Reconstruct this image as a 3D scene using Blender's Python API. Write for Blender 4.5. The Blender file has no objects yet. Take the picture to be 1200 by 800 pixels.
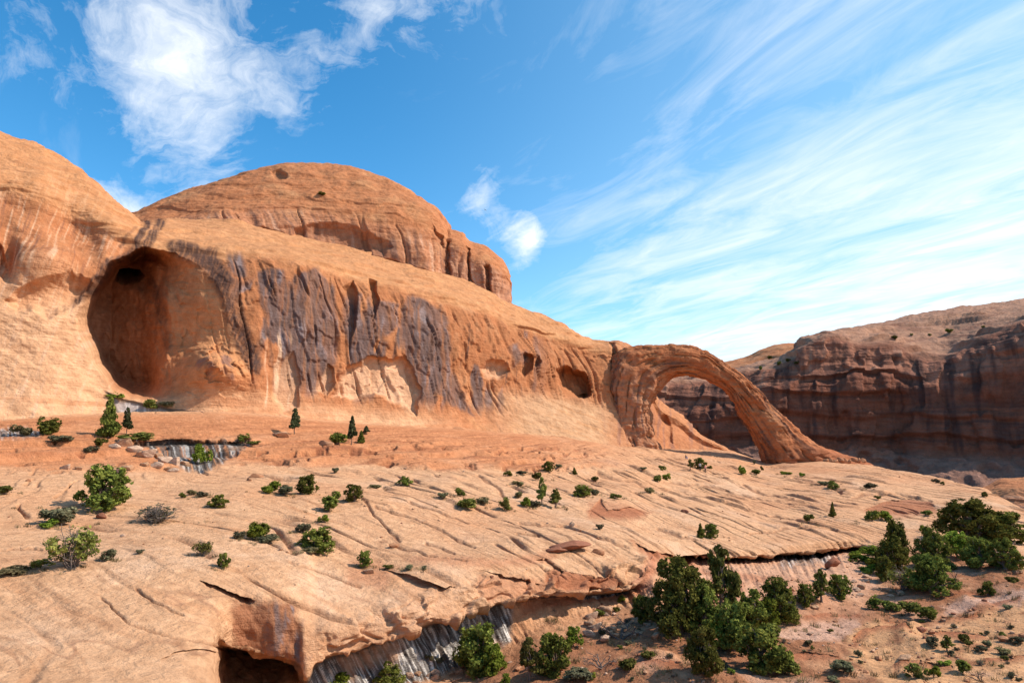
import bpy, math, random
import numpy as np
from mathutils import Vector, Matrix

# ------------------------------------------------------------------ camera, sky, sun, exposure
S = bpy.context.scene
C = S.collection
F_PX = 800.0                       # focal length in photograph pixels (24 mm on 36 mm film)
PITCH = math.atan((490.0 - 400.0) / F_PX)
cam_d = bpy.data.cameras.new('camera')
cam_d.sensor_width = 36.0
cam_d.lens = 24.0
cam_d.clip_start = 0.1
cam_d.clip_end = 20000.0
cam = bpy.data.objects.new('camera', cam_d)
C.objects.link(cam)
cam.location = (0, 0, 0)
cam.rotation_euler = (math.radians(90) + PITCH, 0, 0)
S.camera = cam

SUN_ELEV = 44.0
SUN_AZ = 88.0                      # clockwise from +Y (the view direction): 90 is straight right
sd = Vector((math.sin(math.radians(SUN_AZ)) * math.cos(math.radians(SUN_ELEV)),
             math.cos(math.radians(SUN_AZ)) * math.cos(math.radians(SUN_ELEV)),
             math.sin(math.radians(SUN_ELEV))))
sun_d = bpy.data.lights.new('sun', 'SUN')
sun_d.energy = 5.0
sun_d.angle = math.radians(0.5)
sun_d.color = (1.0, 0.92, 0.80)
sun = bpy.data.objects.new('sun', sun_d)
C.objects.link(sun)
sun.rotation_euler = sd.to_track_quat('Z', 'Y').to_euler()

S.view_settings.view_transform = 'Standard'
S.view_settings.look = 'None'
S.view_settings.exposure = 0.24
S.view_settings.gamma = 1.0
S.render.engine = 'CYCLES'
S.cycles.use_denoising = True
S.cycles.max_bounces = 6
S.cycles.diffuse_bounces = 4
S.cycles.transparent_max_bounces = 4


class NT:
    """small helper for writing node trees"""
    def __init__(self, nt):
        self.nt = nt
        nt.nodes.clear()

    def new(self, kind, **kw):
        n = self.nt.nodes.new(kind)
        for k, v in kw.items():
            if k.startswith('i_'):
                n.inputs[k[2:].replace('_', ' ')].default_value = v
            else:
                setattr(n, k, v)
        return n

    def link(self, a, b):
        self.nt.links.new(a, b)

    def put(self, sock, v):
        if isinstance(v, bpy.types.NodeSocket):
            self.link(v, sock)
        elif v is not None:
            sock.default_value = v

    def math(self, op, a, b=None, c=None, clamp=False):
        n = self.new('ShaderNodeMath', operation=op)
        n.use_clamp = clamp
        for k, v in enumerate((a, b, c)):
            self.put(n.inputs[k], v)
        return n.outputs[0]

    def vmath(self, op, a, b=None, scale=None):
        n = self.new('ShaderNodeVectorMath', operation=op)
        self.put(n.inputs[0], a)
        self.put(n.inputs[1], b)
        if scale is not None:
            self.put(n.inputs['Scale'], scale)
        return n.outputs['Value' if op in ('DOT_PRODUCT', 'LENGTH', 'DISTANCE') else 'Vector']

    def mix(self, fac, a, b, mode='MIX'):
        n = self.new('ShaderNodeMix', data_type='RGBA', blend_type=mode)
        self.put(n.inputs[0], fac)
        self.put(n.inputs[6], a)
        self.put(n.inputs[7], b)
        return n.outputs[2]

    def noise(self, vec, scale, detail=4.0, rough=0.55, dist=0.0):
        n = self.new('ShaderNodeTexNoise')
        self.link(vec, n.inputs['Vector'])
        n.inputs['Scale'].default_value = scale
        n.inputs['Detail'].default_value = detail
        n.inputs['Roughness'].default_value = rough
        n.inputs['Distortion'].default_value = dist
        return n.outputs['Fac']

    def ramp(self, v, lo, hi, a=0.0, b=1.0, smooth=True):
        n = self.new('ShaderNodeMapRange')
        n.interpolation_type = 'SMOOTHSTEP' if smooth else 'LINEAR'
        self.put(n.inputs['Value'], v)
        n.inputs['From Min'].default_value = lo
        n.inputs['From Max'].default_value = hi
        n.inputs['To Min'].default_value = a
        n.inputs['To Max'].default_value = b
        return n.outputs['Result']


def ray(px, py):
    """direction through a pixel of the 1200 x 800 photograph, scaled so that its Y is 1"""
    x = (px - 600.0) / F_PX
    u = (400.0 - py) / F_PX
    c, s = math.cos(PITCH), math.sin(PITCH)
    y = c - u * s
    z = s + u * c
    return np.array((x / y, 1.0, z / y))


# the sky: Nishita with high streaked cirrus
W = bpy.data.worlds.new('World')
S.world = W
W.use_nodes = True
t = NT(W.node_tree)
out = t.new('ShaderNodeOutputWorld')
bg = t.new('ShaderNodeBackground')
bg.inputs['Strength'].default_value = 0.082
sky = t.new('ShaderNodeTexSky', sky_type='NISHITA')
sky.sun_disc = False
sky.sun_elevation = math.radians(SUN_ELEV)
sky.sun_rotation = math.radians(SUN_AZ)
sky.altitude = 1400.0
sky.air_density = 1.0
sky.dust_density = 0.6
sky.ozone_density = 2.2
hs = t.new('ShaderNodeHueSaturation')
hs.inputs['Saturation'].default_value = 1.34
hs.inputs['Value'].default_value = 2.3
hs.inputs['Hue'].default_value = 0.490
t.link(sky.outputs[0], hs.inputs['Color'])
tc = t.new('ShaderNodeTexCoord')
dirv = t.vmath('NORMALIZE', tc.outputs['Generated'])
sep = t.new('ShaderNodeSeparateXYZ')
t.link(dirv, sep.inputs[0])
zz = t.math('ADD', t.math('MAXIMUM', sep.outputs[2], 0.0), 0.12)
cu = t.math('DIVIDE', sep.outputs[0], zz)
cv = t.math('DIVIDE', sep.outputs[1], zz)


def plane_vec(ru, rv, rot):
    c, s = math.cos(rot), math.sin(rot)
    a = t.math('ADD', t.math('MULTIPLY', cu, c * ru), t.math('MULTIPLY', cv, s * ru))
    b = t.math('ADD', t.math('MULTIPLY', cu, -s * rv), t.math('MULTIPLY', cv, c * rv))
    n = t.new('ShaderNodeCombineXYZ')
    t.link(a, n.inputs[0])
    t.link(b, n.inputs[1])
    return n.outputs[0]


ROT = math.radians(30)
fine = t.noise(plane_vec(2.1, 0.62, ROT), 2.3, 11.0, 0.64, 1.1)
broad = t.noise(plane_vec(0.95, 0.34, ROT + 0.12), 1.7, 5.0, 0.55, 0.8)
wv = t.new('ShaderNodeTexNoise')
t.link(dirv, wv.inputs['Vector'])
wv.inputs['Scale'].default_value = 3.0
wv.inputs['Detail'].default_value = 7.0
wv.inputs['Roughness'].default_value = 0.55
warp = t.vmath('ADD', dirv, t.vmath('SCALE', t.vmath('SUBTRACT', wv.outputs['Color'], (0.5, 0.5, 0.5)), None, 0.22))
puffy = t.noise(warp, 5.0, 10.0, 0.60, 0.35)


def sky_blob(px, py, rad, stretch=(1, 1, 1), amp=1.0):
    d = ray(px, py)
    d = d / np.linalg.norm(d)
    diff = t.vmath('MULTIPLY', t.vmath('SUBTRACT', warp, tuple(d)), tuple(stretch))
    return t.ramp(t.vmath('LENGTH', diff), rad, 0.0, 0.0, amp, False)


# cirrus streaks grow thicker to the right and towards the horizon
right = t.ramp(sep.outputs[0], -0.22, 0.46)
low = t.ramp(sep.outputs[2], 0.50, 0.05)
thick = t.math('ADD', t.math('MULTIPLY', right, 0.70), t.math('MULTIPLY', t.math('MULTIPLY', low, t.ramp(sep.outputs[0], -0.3, 0.3)), 0.45))
st = t.math('ADD', t.math('MULTIPLY', fine, 0.80), t.math('MULTIPLY', broad, 0.60))
st = t.math('ADD', st, t.math('MULTIPLY', thick, 0.30))
streaks = t.ramp(st, 0.79, 1.30, 0, 1, False)
streaks = t.math('MULTIPLY', streaks, t.math('ADD', t.math('MULTIPLY', thick, 0.85), 0.26), None, True)
bl = None
for args in ((208, 70, 0.155, (1, 1, 1.05), 1.0), (290, 88, 0.16, (0.8, 1, 1.4), 0.66), (470, 12, 0.18, (0.7, 1, 1.5), 0.56),
             (385, 48, 0.15, (0.8, 1, 1.5), 0.54),
             (235, 140, 0.13, (1.1, 1, 0.7), 0.68), (190, 236, 0.15, (0.7, 1, 1.9), 0.85), (552, 230, 0.085, (1, 1, 1.3), 0.66),
             (600, 264, 0.055, (1, 1, 1), 0.95), (262, 8, 0.075, (1.5, 1, 0.8), 0.66), (70, 45, 0.20, (0.6, 1, 2.0), 0.44)):
    b = sky_blob(*args)
    bl = b if bl is None else t.math('MAXIMUM', bl, b)
wisp = t.noise(t.vmath('MULTIPLY', warp, (1.0, 1.0, 2.2)), 9.0, 11.0, 0.66, 1.6)
tex = t.math('ADD', t.math('MULTIPLY', wisp, 0.60), t.math('MULTIPLY', fine, 0.48))
puffs = t.ramp(t.math('ADD', t.math('MULTIPLY', bl, 1.14), t.math('MULTIPLY', t.math('SUBTRACT', tex, 0.55), 1.75)), 0.34, 1.12, 0, 1, False)
puffs = t.math('MULTIPLY', puffs, t.ramp(bl, 0.0, 0.40))
cloud = t.math('ADD', streaks, puffs, None, True)
veil = t.math('MULTIPLY', t.ramp(sep.outputs[0], -0.30, 0.70), 0.42)
veil = t.math('ADD', veil, t.math('MULTIPLY', t.math('MULTIPLY', low, right), 0.30))
sky_col = t.mix(veil, hs.outputs[0], (6.0, 9.6, 12.0, 1))
cl = t.mix(cloud, sky_col, (12.0, 12.4, 12.8, 1))
t.link(cl, bg.inputs['Color'])
t.link(bg.outputs[0], out.inputs['Surface'])

# ------------------------------------------------------------------ numpy noise and lofted sheets
_rs = np.random.RandomState(7)
PERM = np.concatenate([_rs.permutation(256)] * 3).astype(np.int32)
_g = _rs.normal(size=(256, 3)).astype(np.float32)
GRAD = _g / np.linalg.norm(_g, axis=1, keepdims=True)


def perlin(x, y, z):
    shp = x.shape
    x = x.ravel().astype(np.float32); y = y.ravel().astype(np.float32); z = z.ravel().astype(np.float32)
    xf = np.floor(x); yf = np.floor(y); zf = np.floor(z)
    xi = xf.astype(np.int32) & 255; yi = yf.astype(np.int32) & 255; zi = zf.astype(np.int32) & 255
    dx = x - xf; dy = y - yf; dz = z - zf
    fx = dx * dx * dx * (dx * (dx * 6 - 15) + 10)
    fy = dy * dy * dy * (dy * (dy * 6 - 15) + 10)
    fz = dz * dz * dz * (dz * (dz * 6 - 15) + 10)

    def corner(a, b, c):
        h = PERM[PERM[PERM[xi + a] + yi + b] + zi + c]
        g = GRAD[h]
        return g[:, 0] * (dx - a) + g[:, 1] * (dy - b) + g[:, 2] * (dz - c)
    r = None
    x00 = corner(0, 0, 0); x00 += fx * (corner(1, 0, 0) - x00)
    x10 = corner(0, 1, 0); x10 += fx * (corner(1, 1, 0) - x10)
    y0 = x00 + fy * (x10 - x00)
    x01 = corner(0, 0, 1); x01 += fx * (corner(1, 0, 1) - x01)
    x11 = corner(0, 1, 1); x11 += fx * (corner(1, 1, 1) - x11)
    y1 = x01 + fy * (x11 - x01)
    return ((y0 + fz * (y1 - y0)) * 1.5).reshape(shp)


def fbm(x, y, z, octv=4, gain=0.5, ridged=False):
    a, tot, r = 1.0, 0.0, 0.0
    for k in range(octv):
        n = perlin(x + 17.3 * k, y - 9.1 * k, z + 5.7 * k)
        if ridged:
            n = 1.0 - 2.0 * np.abs(n)
        r = r + a * n
        tot += a
        a *= gain
        x, y, z = x * 2.03, y * 2.03, z * 2.03
    return r / tot


def sstep(a, b, x):
    tt = np.clip((x - a) / (b - a), 0, 1)
    return tt * tt * (3 - 2 * tt)


def pchip(xk, Y, xq):
    """monotone cubic along axis 0; Y (n, ...), xq (m,)"""
    xk = np.asarray(xk, float); Y = np.asarray(Y, float)
    h = np.diff(xk).reshape((-1,) + (1,) * (Y.ndim - 1))
    d = np.diff(Y, axis=0) / h
    m = np.zeros_like(Y)
    w1 = 2 * h[1:] + h[:-1]; w2 = h[1:] + 2 * h[:-1]
    same = (d[1:] * d[:-1]) > 0
    with np.errstate(all='ignore'):
        hm = (w1 + w2) / (w1 / d[:-1] + w2 / d[1:])
    m[1:-1] = np.where(same, hm, 0)
    m[0] = d[0]; m[-1] = d[-1]
    k = np.clip(np.searchsorted(xk, xq, side='right') - 1, 0, len(xk) - 2)
    hh = (xk[k + 1] - xk[k]); tt = (xq - xk[k]) / hh
    sh = (-1,) + (1,) * (Y.ndim - 1)
    tt = tt.reshape(sh); hh = hh.reshape(sh)
    t2 = tt * tt; t3 = t2 * tt
    return (Y[k] * (2 * t3 - 3 * t2 + 1) + m[k] * hh * (t3 - 2 * t2 + tt)
            + Y[k + 1] * (-2 * t3 + 3 * t2) + m[k + 1] * hh * (t3 - t2))


def spaced(lo, hi, a, b, fine, coarse):
    """column positions: fine inside the frame, coarse beyond it"""
    l = np.arange(lo, max(lo, a), coarse); r = np.arange(max(b, a), hi + 0.01, coarse)
    mid = np.arange(max(a, lo), min(b, hi), fine)
    return np.unique(np.concatenate([l[l < max(a, lo)], mid, r[r >= min(b, hi)], [hi]]))


def loft(cols, us, counts):
    """cols: {px: [(py, depth), ...]} profile lines from far/top to near/bottom.  Returns points, u, v, row parameter"""
    xs = sorted(cols)
    K = np.array([[(p[0], math.log(p[1])) for p in cols[x]] for x in xs], float)
    A = pchip(xs, K, us)                               # (nu, rows, 2)
    tq = np.concatenate([k + np.arange(n) / n for k, n in enumerate(counts)] + [[float(len(counts))]])
    B = pchip(np.arange(A.shape[1]), np.swapaxes(A, 0, 1), tq)     # (nt, nu, 2)
    v = B[..., 0]; D = np.exp(B[..., 1])
    U = np.broadcast_to(us, v.shape)
    x = (U - 600.0) / F_PX; up = (400.0 - v) / F_PX
    c, s = math.cos(PITCH), math.sin(PITCH)
    yy = c - up * s
    P = np.stack([x / yy * D, D, (s + up * c) / yy * D], -1)
    T = np.broadcast_to(tq[:, None], v.shape)
    return P, np.array(U), v, np.array(T)


def normals(P):
    du = np.gradient(P, axis=1); dv = np.gradient(P, axis=0)
    n = np.cross(dv, du)
    return n / np.maximum(np.linalg.norm(n, axis=-1, keepdims=True), 1e-9)


def poly_sdf(poly, U, V):
    """signed distance (positive inside) of (U, V) to a closed outline on the sheet"""
    poly = np.asarray(poly, float)
    x0, y0 = poly.min(0) - 30; x1, y1 = poly.max(0) + 30
    res = np.full(U.shape, -30.0)
    m = (U > x0) & (U < x1) & (V > y0) & (V < y1)
    if not m.any():
        return res
    px, py = U[m], V[m]
    best = np.full(px.shape, 1e9); ins = np.zeros(px.shape, bool)
    for i in range(len(poly)):
        a = poly[i - 1]; b = poly[i]
        e = b - a
        tt = np.clip(((px - a[0]) * e[0] + (py - a[1]) * e[1]) / (e @ e + 1e-9), 0, 1)
        best = np.minimum(best, (px - a[0] - tt * e[0]) ** 2 + (py - a[1] - tt * e[1]) ** 2)
        cr = ((a[1] > py) != (b[1] > py)) & (px < (b[0] - a[0]) * (py - a[1]) / (b[1] - a[1] + 1e-12) + a[0])
        ins ^= cr
    res[m] = np.where(ins, np.sqrt(best), -np.sqrt(best))
    return res


def mesh_np(name, verts, quads, mat, attrs=None, smooth=True):
    me = bpy.data.meshes.new(name)
    nv, nf = len(verts), len(quads)
    k = quads.shape[1]
    me.vertices.add(nv)
    me.vertices.foreach_set('co', np.ascontiguousarray(verts, np.float32).ravel())
    me.loops.add(nf * k)
    me.loops.foreach_set('vertex_index', np.ascontiguousarray(quads, np.int32).ravel())
    me.polygons.add(nf)
    me.polygons.foreach_set('loop_start', np.arange(0, nf * k, k, dtype=np.int32))
    me.polygons.foreach_set('loop_total', np.full(nf, k, np.int32))
    me.polygons.foreach_set('use_smooth', np.full(nf, smooth, bool))
    me.update(calc_edges=True)
    if attrs:
        for an, (dom, arr) in attrs.items():
            if arr.ndim == 1:
                at = me.attributes.new(an, 'FLOAT', dom)
                at.data.foreach_set('value', np.ascontiguousarray(arr, np.float32))
            else:
                at = me.attributes.new(an, 'FLOAT_COLOR', dom)
                c4 = np.ones((len(arr), 4), np.float32); c4[:, :3] = arr
                at.data.foreach_set('color', c4.ravel())
    me.materials.append(mat)
    return me


def grid_quads(nr, nc, wrap=False):
    i = np.arange(nr * nc).reshape(nr, nc)
    if wrap:
        i = np.concatenate([i, i[:, :1]], 1)
    return np.stack([i[:-1, :-1], i[:-1, 1:], i[1:, 1:], i[1:, :-1]], -1).reshape(-1, 4)


def link(name, me, parent=None, **props):
    o = bpy.data.objects.new(name, me)
    C.objects.link(o)
    if parent is not None:
        o.parent = parent
    for k, v in props.items():
        o[k] = v
    return o


def lerp3(a, b, m):
    return a + (np.asarray(b, float) - a) * m[..., None]


# ------------------------------------------------------------------ rock material
def rock_material(name, fine=1.0, bump=0.12, rough=0.92):
    m = bpy.data.materials.new(name)
    m.use_nodes = True
    n = NT(m.node_tree)
    o = n.new('ShaderNodeOutputMaterial')
    p = n.new('ShaderNodeBsdfPrincipled')
    p.inputs['Roughness'].default_value = rough
    p.inputs['Specular IOR Level'].default_value = 0.12
    at = n.new('ShaderNodeAttribute', attribute_name='rock_color')
    tcn = n.new('ShaderNodeTexCoord')
    ob = tcn.outputs['Object']
    n1 = n.noise(ob, 0.9 * fine, 8.0, 0.62, 0.3)
    n2 = n.noise(ob, 7.0 * fine, 6.0, 0.7)
    mp = n.new('ShaderNodeMapping')
    mp.inputs['Scale'].default_value = (0.25, 0.25, 2.4)
    mp.inputs['Rotation'].default_value = (0.06, -0.09, 0)
    n.link(ob, mp.inputs['Vector'])
    n3 = n.noise(mp.outputs[0], 1.6 * fine, 6.0, 0.6, 0.6)
    val = n.math('ADD', n.ramp(n1, 0.25, 0.75, 0.74, 1.22, False), n.ramp(n2, 0.25, 0.75, -0.12, 0.12, False))
    val = n.math('MULTIPLY', val, n.ramp(n3, 0.3, 0.7, 0.93, 1.06, False))
    cm = n.new('ShaderNodeCombineColor')
    n.link(val, cm.inputs[0])
    n.link(n.math('MULTIPLY', val, n.ramp(n1, 0.3, 0.7, 0.95, 1.03, False)), cm.inputs[1])
    n.link(n.math('MULTIPLY', val, n.ramp(n1, 0.3, 0.7, 0.90, 1.05, False)), cm.inputs[2])
    n.link(n.mix(1.0, at.outputs['Color'], cm.outputs[0], 'MULTIPLY'), p.inputs['Base Color'])
    h = n.math('ADD', n.math('MULTIPLY', n.noise(ob, 1.7 * fine, 10.0, 0.65), 1.0),
               n.math('MULTIPLY', n3, 0.55))
    b = n.new('ShaderNodeBump')
    b.inputs['Strength'].default_value = 1.0
    b.inputs['Distance'].default_value = bump * 2.2
    n.link(h, b.inputs['Height'])
    n.link(b.outputs[0], p.inputs['Normal'])
    n.link(p.outputs[0], o.inputs['Surface'])
    return m


M_GROUND = rock_material('slickrock', 1.3, 0.14)
M_CLIFF = rock_material('sandstone', 0.55, 0.20)
M_MESA = rock_material('far_sandstone', 0.22, 0.8)
M_STONE = rock_material('boulder_stone', 1.6, 0.08)
# ------------------------------------------------------------------ the ground: bench, lip, seep wall, wash
G = {
 -700: [(520, 110), (515, 85), (530, 76), (560, 62), (590, 50), (625, 41), (660, 34), (700, 29), (730, 26), (760, 24), (790, 22), (830, 19), (1000, 12), (2600, 3)],
 -250: [(502, 120), (500, 92), (520, 84), (552, 66), (585, 54), (622, 44), (658, 36), (695, 32), (725, 29), (755, 27), (790, 25), (825, 22), (980, 14), (2600, 3)],
 0:    [(494, 134), (492, 106), (515, 92), (551, 78), (585, 60), (622, 50), (662, 41), (695, 37), (725, 34), (755, 31), (785, 29), (825, 25), (960, 16), (2600, 3)],
 100:  [(487, 142), (485, 114), (516, 97), (551, 83), (585, 64), (622, 52), (655, 43), (690, 38.5), (725, 35), (755, 32.5), (785, 30), (825, 26), (960, 16), (2600, 3)],
 180:  [(484, 148), (482, 119), (518, 101), (550, 87), (585, 67), (622, 53), (652, 44), (690, 39.5), (725, 36), (755, 33.5), (785, 31), (825, 27), (960, 16), (2600, 3)],
 245:  [(483, 152), (481, 123), (517, 104), (549, 90), (582, 70), (622, 54), (660, 44), (700, 40), (735, 37), (762, 35), (790, 33), (830, 29), (960, 16), (2600, 3)],
 272:  [(484, 154), (482, 125), (517, 106), (549, 91), (581, 71), (620, 55), (664, 44.5), (702, 41), (758, 40.2), (760, 50), (860, 40), (900, 33), (980, 18), (2600, 3)],
 310:  [(486, 158), (485, 129), (517, 109), (549, 93), (580, 73), (620, 57), (668, 45), (704, 41.5), (767, 40.4), (770, 52), (870, 40), (900, 34), (980, 18), (2600, 3)],
 345:  [(490, 162), (489, 133), (517, 112), (549, 95), (580, 75), (620, 58), (680, 44.7), (716, 41.8), (775, 40.5), (778, 50), (870, 40), (900, 34), (980, 18), (2600, 3)],
 358:  [(491, 164), (490, 134), (517, 113), (549, 95), (580, 75), (620, 59), (688, 44.5), (738, 41.2), (796, 40.0), (800, 44), (860, 41), (895, 34), (980, 18), (2600, 3)],
 372:  [(492, 166), (491, 136), (517, 114), (549, 96), (580, 76), (622, 60), (694, 45), (748, 41.2), (776, 40.8), (778, 46), (835, 43.5), (880, 35), (980, 18), (2600, 3)],
 420:  [(496, 172), (495, 142), (518, 118), (549, 99), (579, 79), (622, 62), (692, 47), (735, 43), (759, 42.5), (760, 48.5), (818, 45), (870, 36), (980, 18), (2600, 3)],
 500:  [(502, 180), (501, 150), (520, 125), (550, 104), (580, 82), (622, 65), (672, 50), (715, 46), (732, 45.5), (733, 52), (792, 47.5), (840, 39), (980, 18), (2600, 3)],
 560:  [(507, 188), (506, 158), (523, 131), (550, 109), (580, 87), (620, 69), (655, 54), (698, 49.5), (714, 49), (715, 56), (770, 50), (820, 41), (980, 18), (2600, 3)],
 600:  [(510, 192), (509, 164), (525, 135), (550, 113), (580, 90), (618, 71), (646, 57), (690, 51.5), (703, 51), (704, 57.5), (750, 52), (805, 42), (980, 18), (2600, 3)],
 650:  [(514, 200), (514, 172), (528, 142), (550, 119), (580, 95), (614, 74), (640, 61), (684, 54), (697, 53.5), (699, 57.5), (722, 54.5), (800, 42), (980, 18), (2600, 3)],
 700:  [(519, 210), (519, 184), (531, 152), (550, 127), (578, 101), (612, 78), (636, 65), (680, 56.5), (695, 56), (697, 59), (714, 56.5), (800, 42), (980, 18), (2600, 3)],
 735:  [(523, 215), (523, 194), (534, 160), (550, 133), (577, 106), (612, 81), (636, 67), (672, 59), (689, 57.5), (692, 59.5), (706, 57), (790, 43), (980, 18), (2600, 3)],
 765:  [(526, 225), (526, 203), (537, 168), (552, 140), (577, 112), (613, 85), (636, 70), (655, 64), (668, 61), (682, 59), (700, 56), (790, 43), (980, 18), (2600, 3)],
 800:  [(527, 236), (527, 216), (538, 178), (554, 148), (578, 118), (614, 88), (634, 76), (650, 71), (655, 70.5), (657, 74), (688, 60), (790, 43), (980, 18), (2600, 3)],
 850:  [(532, 240), (529, 221), (541, 184), (556, 154), (580, 122), (612, 93), (632, 82), (648, 76), (653, 75.5), (654, 82), (684, 63), (790, 43), (980, 18), (2600, 3)],
 900:  [(546, 236), (541, 216), (549, 184), (561, 156), (583, 124), (610, 98), (630, 86), (644, 80), (650, 79.5), (651, 88), (678, 67), (790, 43), (980, 18), (2600, 3)],
 960:  [(545, 228), (538, 210), (548, 180), (561, 154), (584, 124), (607, 102), (626, 90), (638, 85), (645, 84.5), (646, 95), (668, 73), (790, 43), (980, 18), (2600, 3)],
 1000: [(549, 224), (541, 206), (550, 178), (562, 154), (585, 125), (605, 105), (622, 94), (634, 88), (640, 87.5), (641, 95), (660, 77), (790, 43), (980, 18), (2600, 3)],
 1030: [(560, 210), (546, 196), (554, 174), (565, 152), (586, 127), (604, 108), (620, 97), (632, 90), (640, 86), (648, 83), (664, 75), (790, 43), (980, 18), (2600, 3)],
 1100: [(580, 186), (561, 172), (566, 158), (575, 144), (589, 126), (603, 110), (616, 100), (628, 91), (640, 84), (650, 79), (668, 71), (790, 42), (980, 18), (2600, 3)],
 1150: [(600, 168), (573, 150), (577, 141), (584, 131), (594, 120), (607, 109), (619, 100), (630, 91), (642, 83), (652, 77), (670, 69), (790, 42), (980, 18), (2600, 3)],
 1200: [(640, 140), (597, 124), (601, 119), (606, 114), (613, 108), (621, 102), (630, 95), (639, 88), (648, 81), (658, 74), (674, 66), (790, 42), (980, 18), (2600, 3)],
 1260: [(690, 120), (630, 108), (633, 104), (637, 100), (642, 96), (647, 92), (653, 87), (659, 82), (665, 76), (673, 70), (688, 62), (790, 42), (980, 18), (2600, 3)],
 1450: [(720, 105), (655, 94), (658, 91), (661, 88), (665, 84), (669, 80), (674, 76), (679, 71), (684, 67), (692, 62), (705, 55), (790, 42), (980, 18), (2600, 3)],
 1900: [(740, 80), (690, 72), (694, 70), (698, 67), (703, 64), (708, 61), (713, 58), (719, 55), (725, 52), (732, 49), (745, 45), (790, 38), (980, 18), (2600, 3)],
}
g_counts = [8, 46, 70, 90, 100, 92, 70, 40, 14, 70, 84, 130, 36, 10]
assert len(g_counts) == 14
g_counts = g_counts[:13]
for _px in list(G):
    if 358 <= _px <= 735:                     # shallow overhang: the grey seep wall leans out below the lip
        _l = G[_px][8][1]; _n = G[_px]
        _n[9] = (_n[9][0], _l + 2.2); _n[10] = (_n[10][0], _l + 0.4)
g_us = spaced(-700, 1900, -40, 1240, 1.1, 12.0)
P, U, V, T = loft(G, g_us, g_counts)
X, Y, Z = P[..., 0], P[..., 1], P[..., 2]

# broad swells, then ledges along the tilted bedding
N0 = normals(P)
if N0[40, N0.shape[1] // 2, 2] < 0:
    N0 = -N0
TT = T - 1.0
wall = sstep(7.8, 8.2, TT) * (1 - sstep(9.0, 9.3, TT))           # the recessed face under the lip
under = sstep(6.7, 7.0, TT) * (1 - sstep(9.0, 9.5, TT)) * sstep(255, 275, U) * (1 - sstep(1005, 1030, U)) * (1 - sstep(740, 755, U) * (1 - sstep(790, 800, U)))
near = np.clip(Y / 90.0, 0.35, 1.3)
edge = sstep(0.5, 1.6, T)
redz = sstep(0.8, 1.3, T) * (1 - sstep(2.9, 3.3, T)) * (1 - sstep(640, 780, U))
sw = 1.05 * fbm(X / 21, Y / 26, Z / 9, 3) + 0.14 * fbm(X / 5.5, Y / 7, Z / 4, 3)
d = sw * near * (0.35 + 0.65 * edge) * (1 - 0.6 * under) * (1 - 0.65 * redz)
warp = 1.6 * fbm(X / 14 + 5, Y / 14, Z / 8, 3)
XC = np.clip(X, -38, 55)
bed = 0.85 * X + 0.0098 * XC * XC + 0.38 * Y + 1.2 * Z + warp * 0.8
along = 0.5 * X - 0.8 * Y
led1 = fbm(bed * 0.30, along * 0.03, Z * 0.05, 3, 0.55)
led2 = fbm(bed * 1.15 + 40, along * 0.05, Z * 0.05, 3, 0.6)


def steps(period, wamp, wscale, seed, rise=1.0):
    """asymmetric ledges: a sharp riser turned to the viewer's left, a long back slope"""
    rise = rise * np.clip(0.0012 * Y, 0.06, 0.16)
    s = (bed / period + wamp * fbm(X / wscale + seed, Y / wscale, Z / wscale + 3, 3)) % 1.0
    return np.where(s < rise, s / rise, 1 - (s - rise) / (1 - rise)), s


patch = sstep(0.05, 0.42, fbm(X / 11 + 9, Y / 14, Z / 9, 3))
patch2 = sstep(0.0, 0.35, fbm(X / 9 + 39, Y / 12, Z / 9, 3))
stA, saw = steps(6.5, 0.50, 15.0, 0.0, 0.8)
stB, sawB = steps(2.0, 0.75, 11.0, 20.0, 1.3)
midb = (0.35 + 0.65 * sstep(250, 420, U + 90 * (5 - T)))
ledge = ((0.32 + 0.12 * sstep(45, 90, Y)) * stA * patch * midb + 0.14 * stB * patch2) * (1 - 0.97 * sstep(1.0, 1.2, T) * (1 - sstep(2.8, 3.2, T)) * (1 - sstep(600, 760, U)))
bare = 1 - np.clip(sstep(7.9, 8.6, TT) * sstep(400, 620, U) + sstep(1020, 1110, U) * sstep(5.9, 6.8, TT), 0, 1)
d += bare * (1 - 0.75 * under) * near * (0.13 * led1 + 0.07 * led2 * (0.3 + 0.7 * patch) + ledge)
riser = np.maximum((1 - sstep(0.03, 0.10, saw)) * patch * midb, 0.6 * (1 - sstep(0.05, 0.16, sawB)) * patch2)
# thin open cracks along the bedding
riser = riser * (1 - redz) * bare
ck = np.abs(fbm(bed * 0.24 + 11, along * 0.018, Z * 0.03, 3, 0.45))
crack = (1 - sstep(0.0, 0.04, ck)) * sstep(-0.15, 0.1, fbm(X / 8 + 31, Y / 8, Z / 8, 2)) * (1 - under)
crack = crack * (1 - redz) * bare
d -= crack * 0.65 * near


ju = U + 4 * fbm(U / 16, V / 12, U * 0 + 3, 2); jv = V + 2.5 * fbm(U / 15, V / 12, U * 0 + 13, 2)


def line_dist(pts):
    best = np.full(U.shape, 1e9)
    pts = np.asarray(pts, float)
    m = (U > pts[:, 0].min() - 12) & (U < pts[:, 0].max() + 12) & (V > pts[:, 1].min() - 12) & (V < pts[:, 1].max() + 12)
    q = np.full(m.sum(), 1e9)
    for a, b in zip(pts[:-1], pts[1:]):
        e = b - a
        tt = np.clip(((ju[m] - a[0]) * e[0] + (jv[m] - a[1]) * e[1]) / (e @ e), 0, 1)
        q = np.minimum(q, np.hypot(ju[m] - a[0] - tt * e[0], (jv[m] - a[1] - tt * e[1]) * 1.3))
    best[m] = q
    return best


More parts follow.
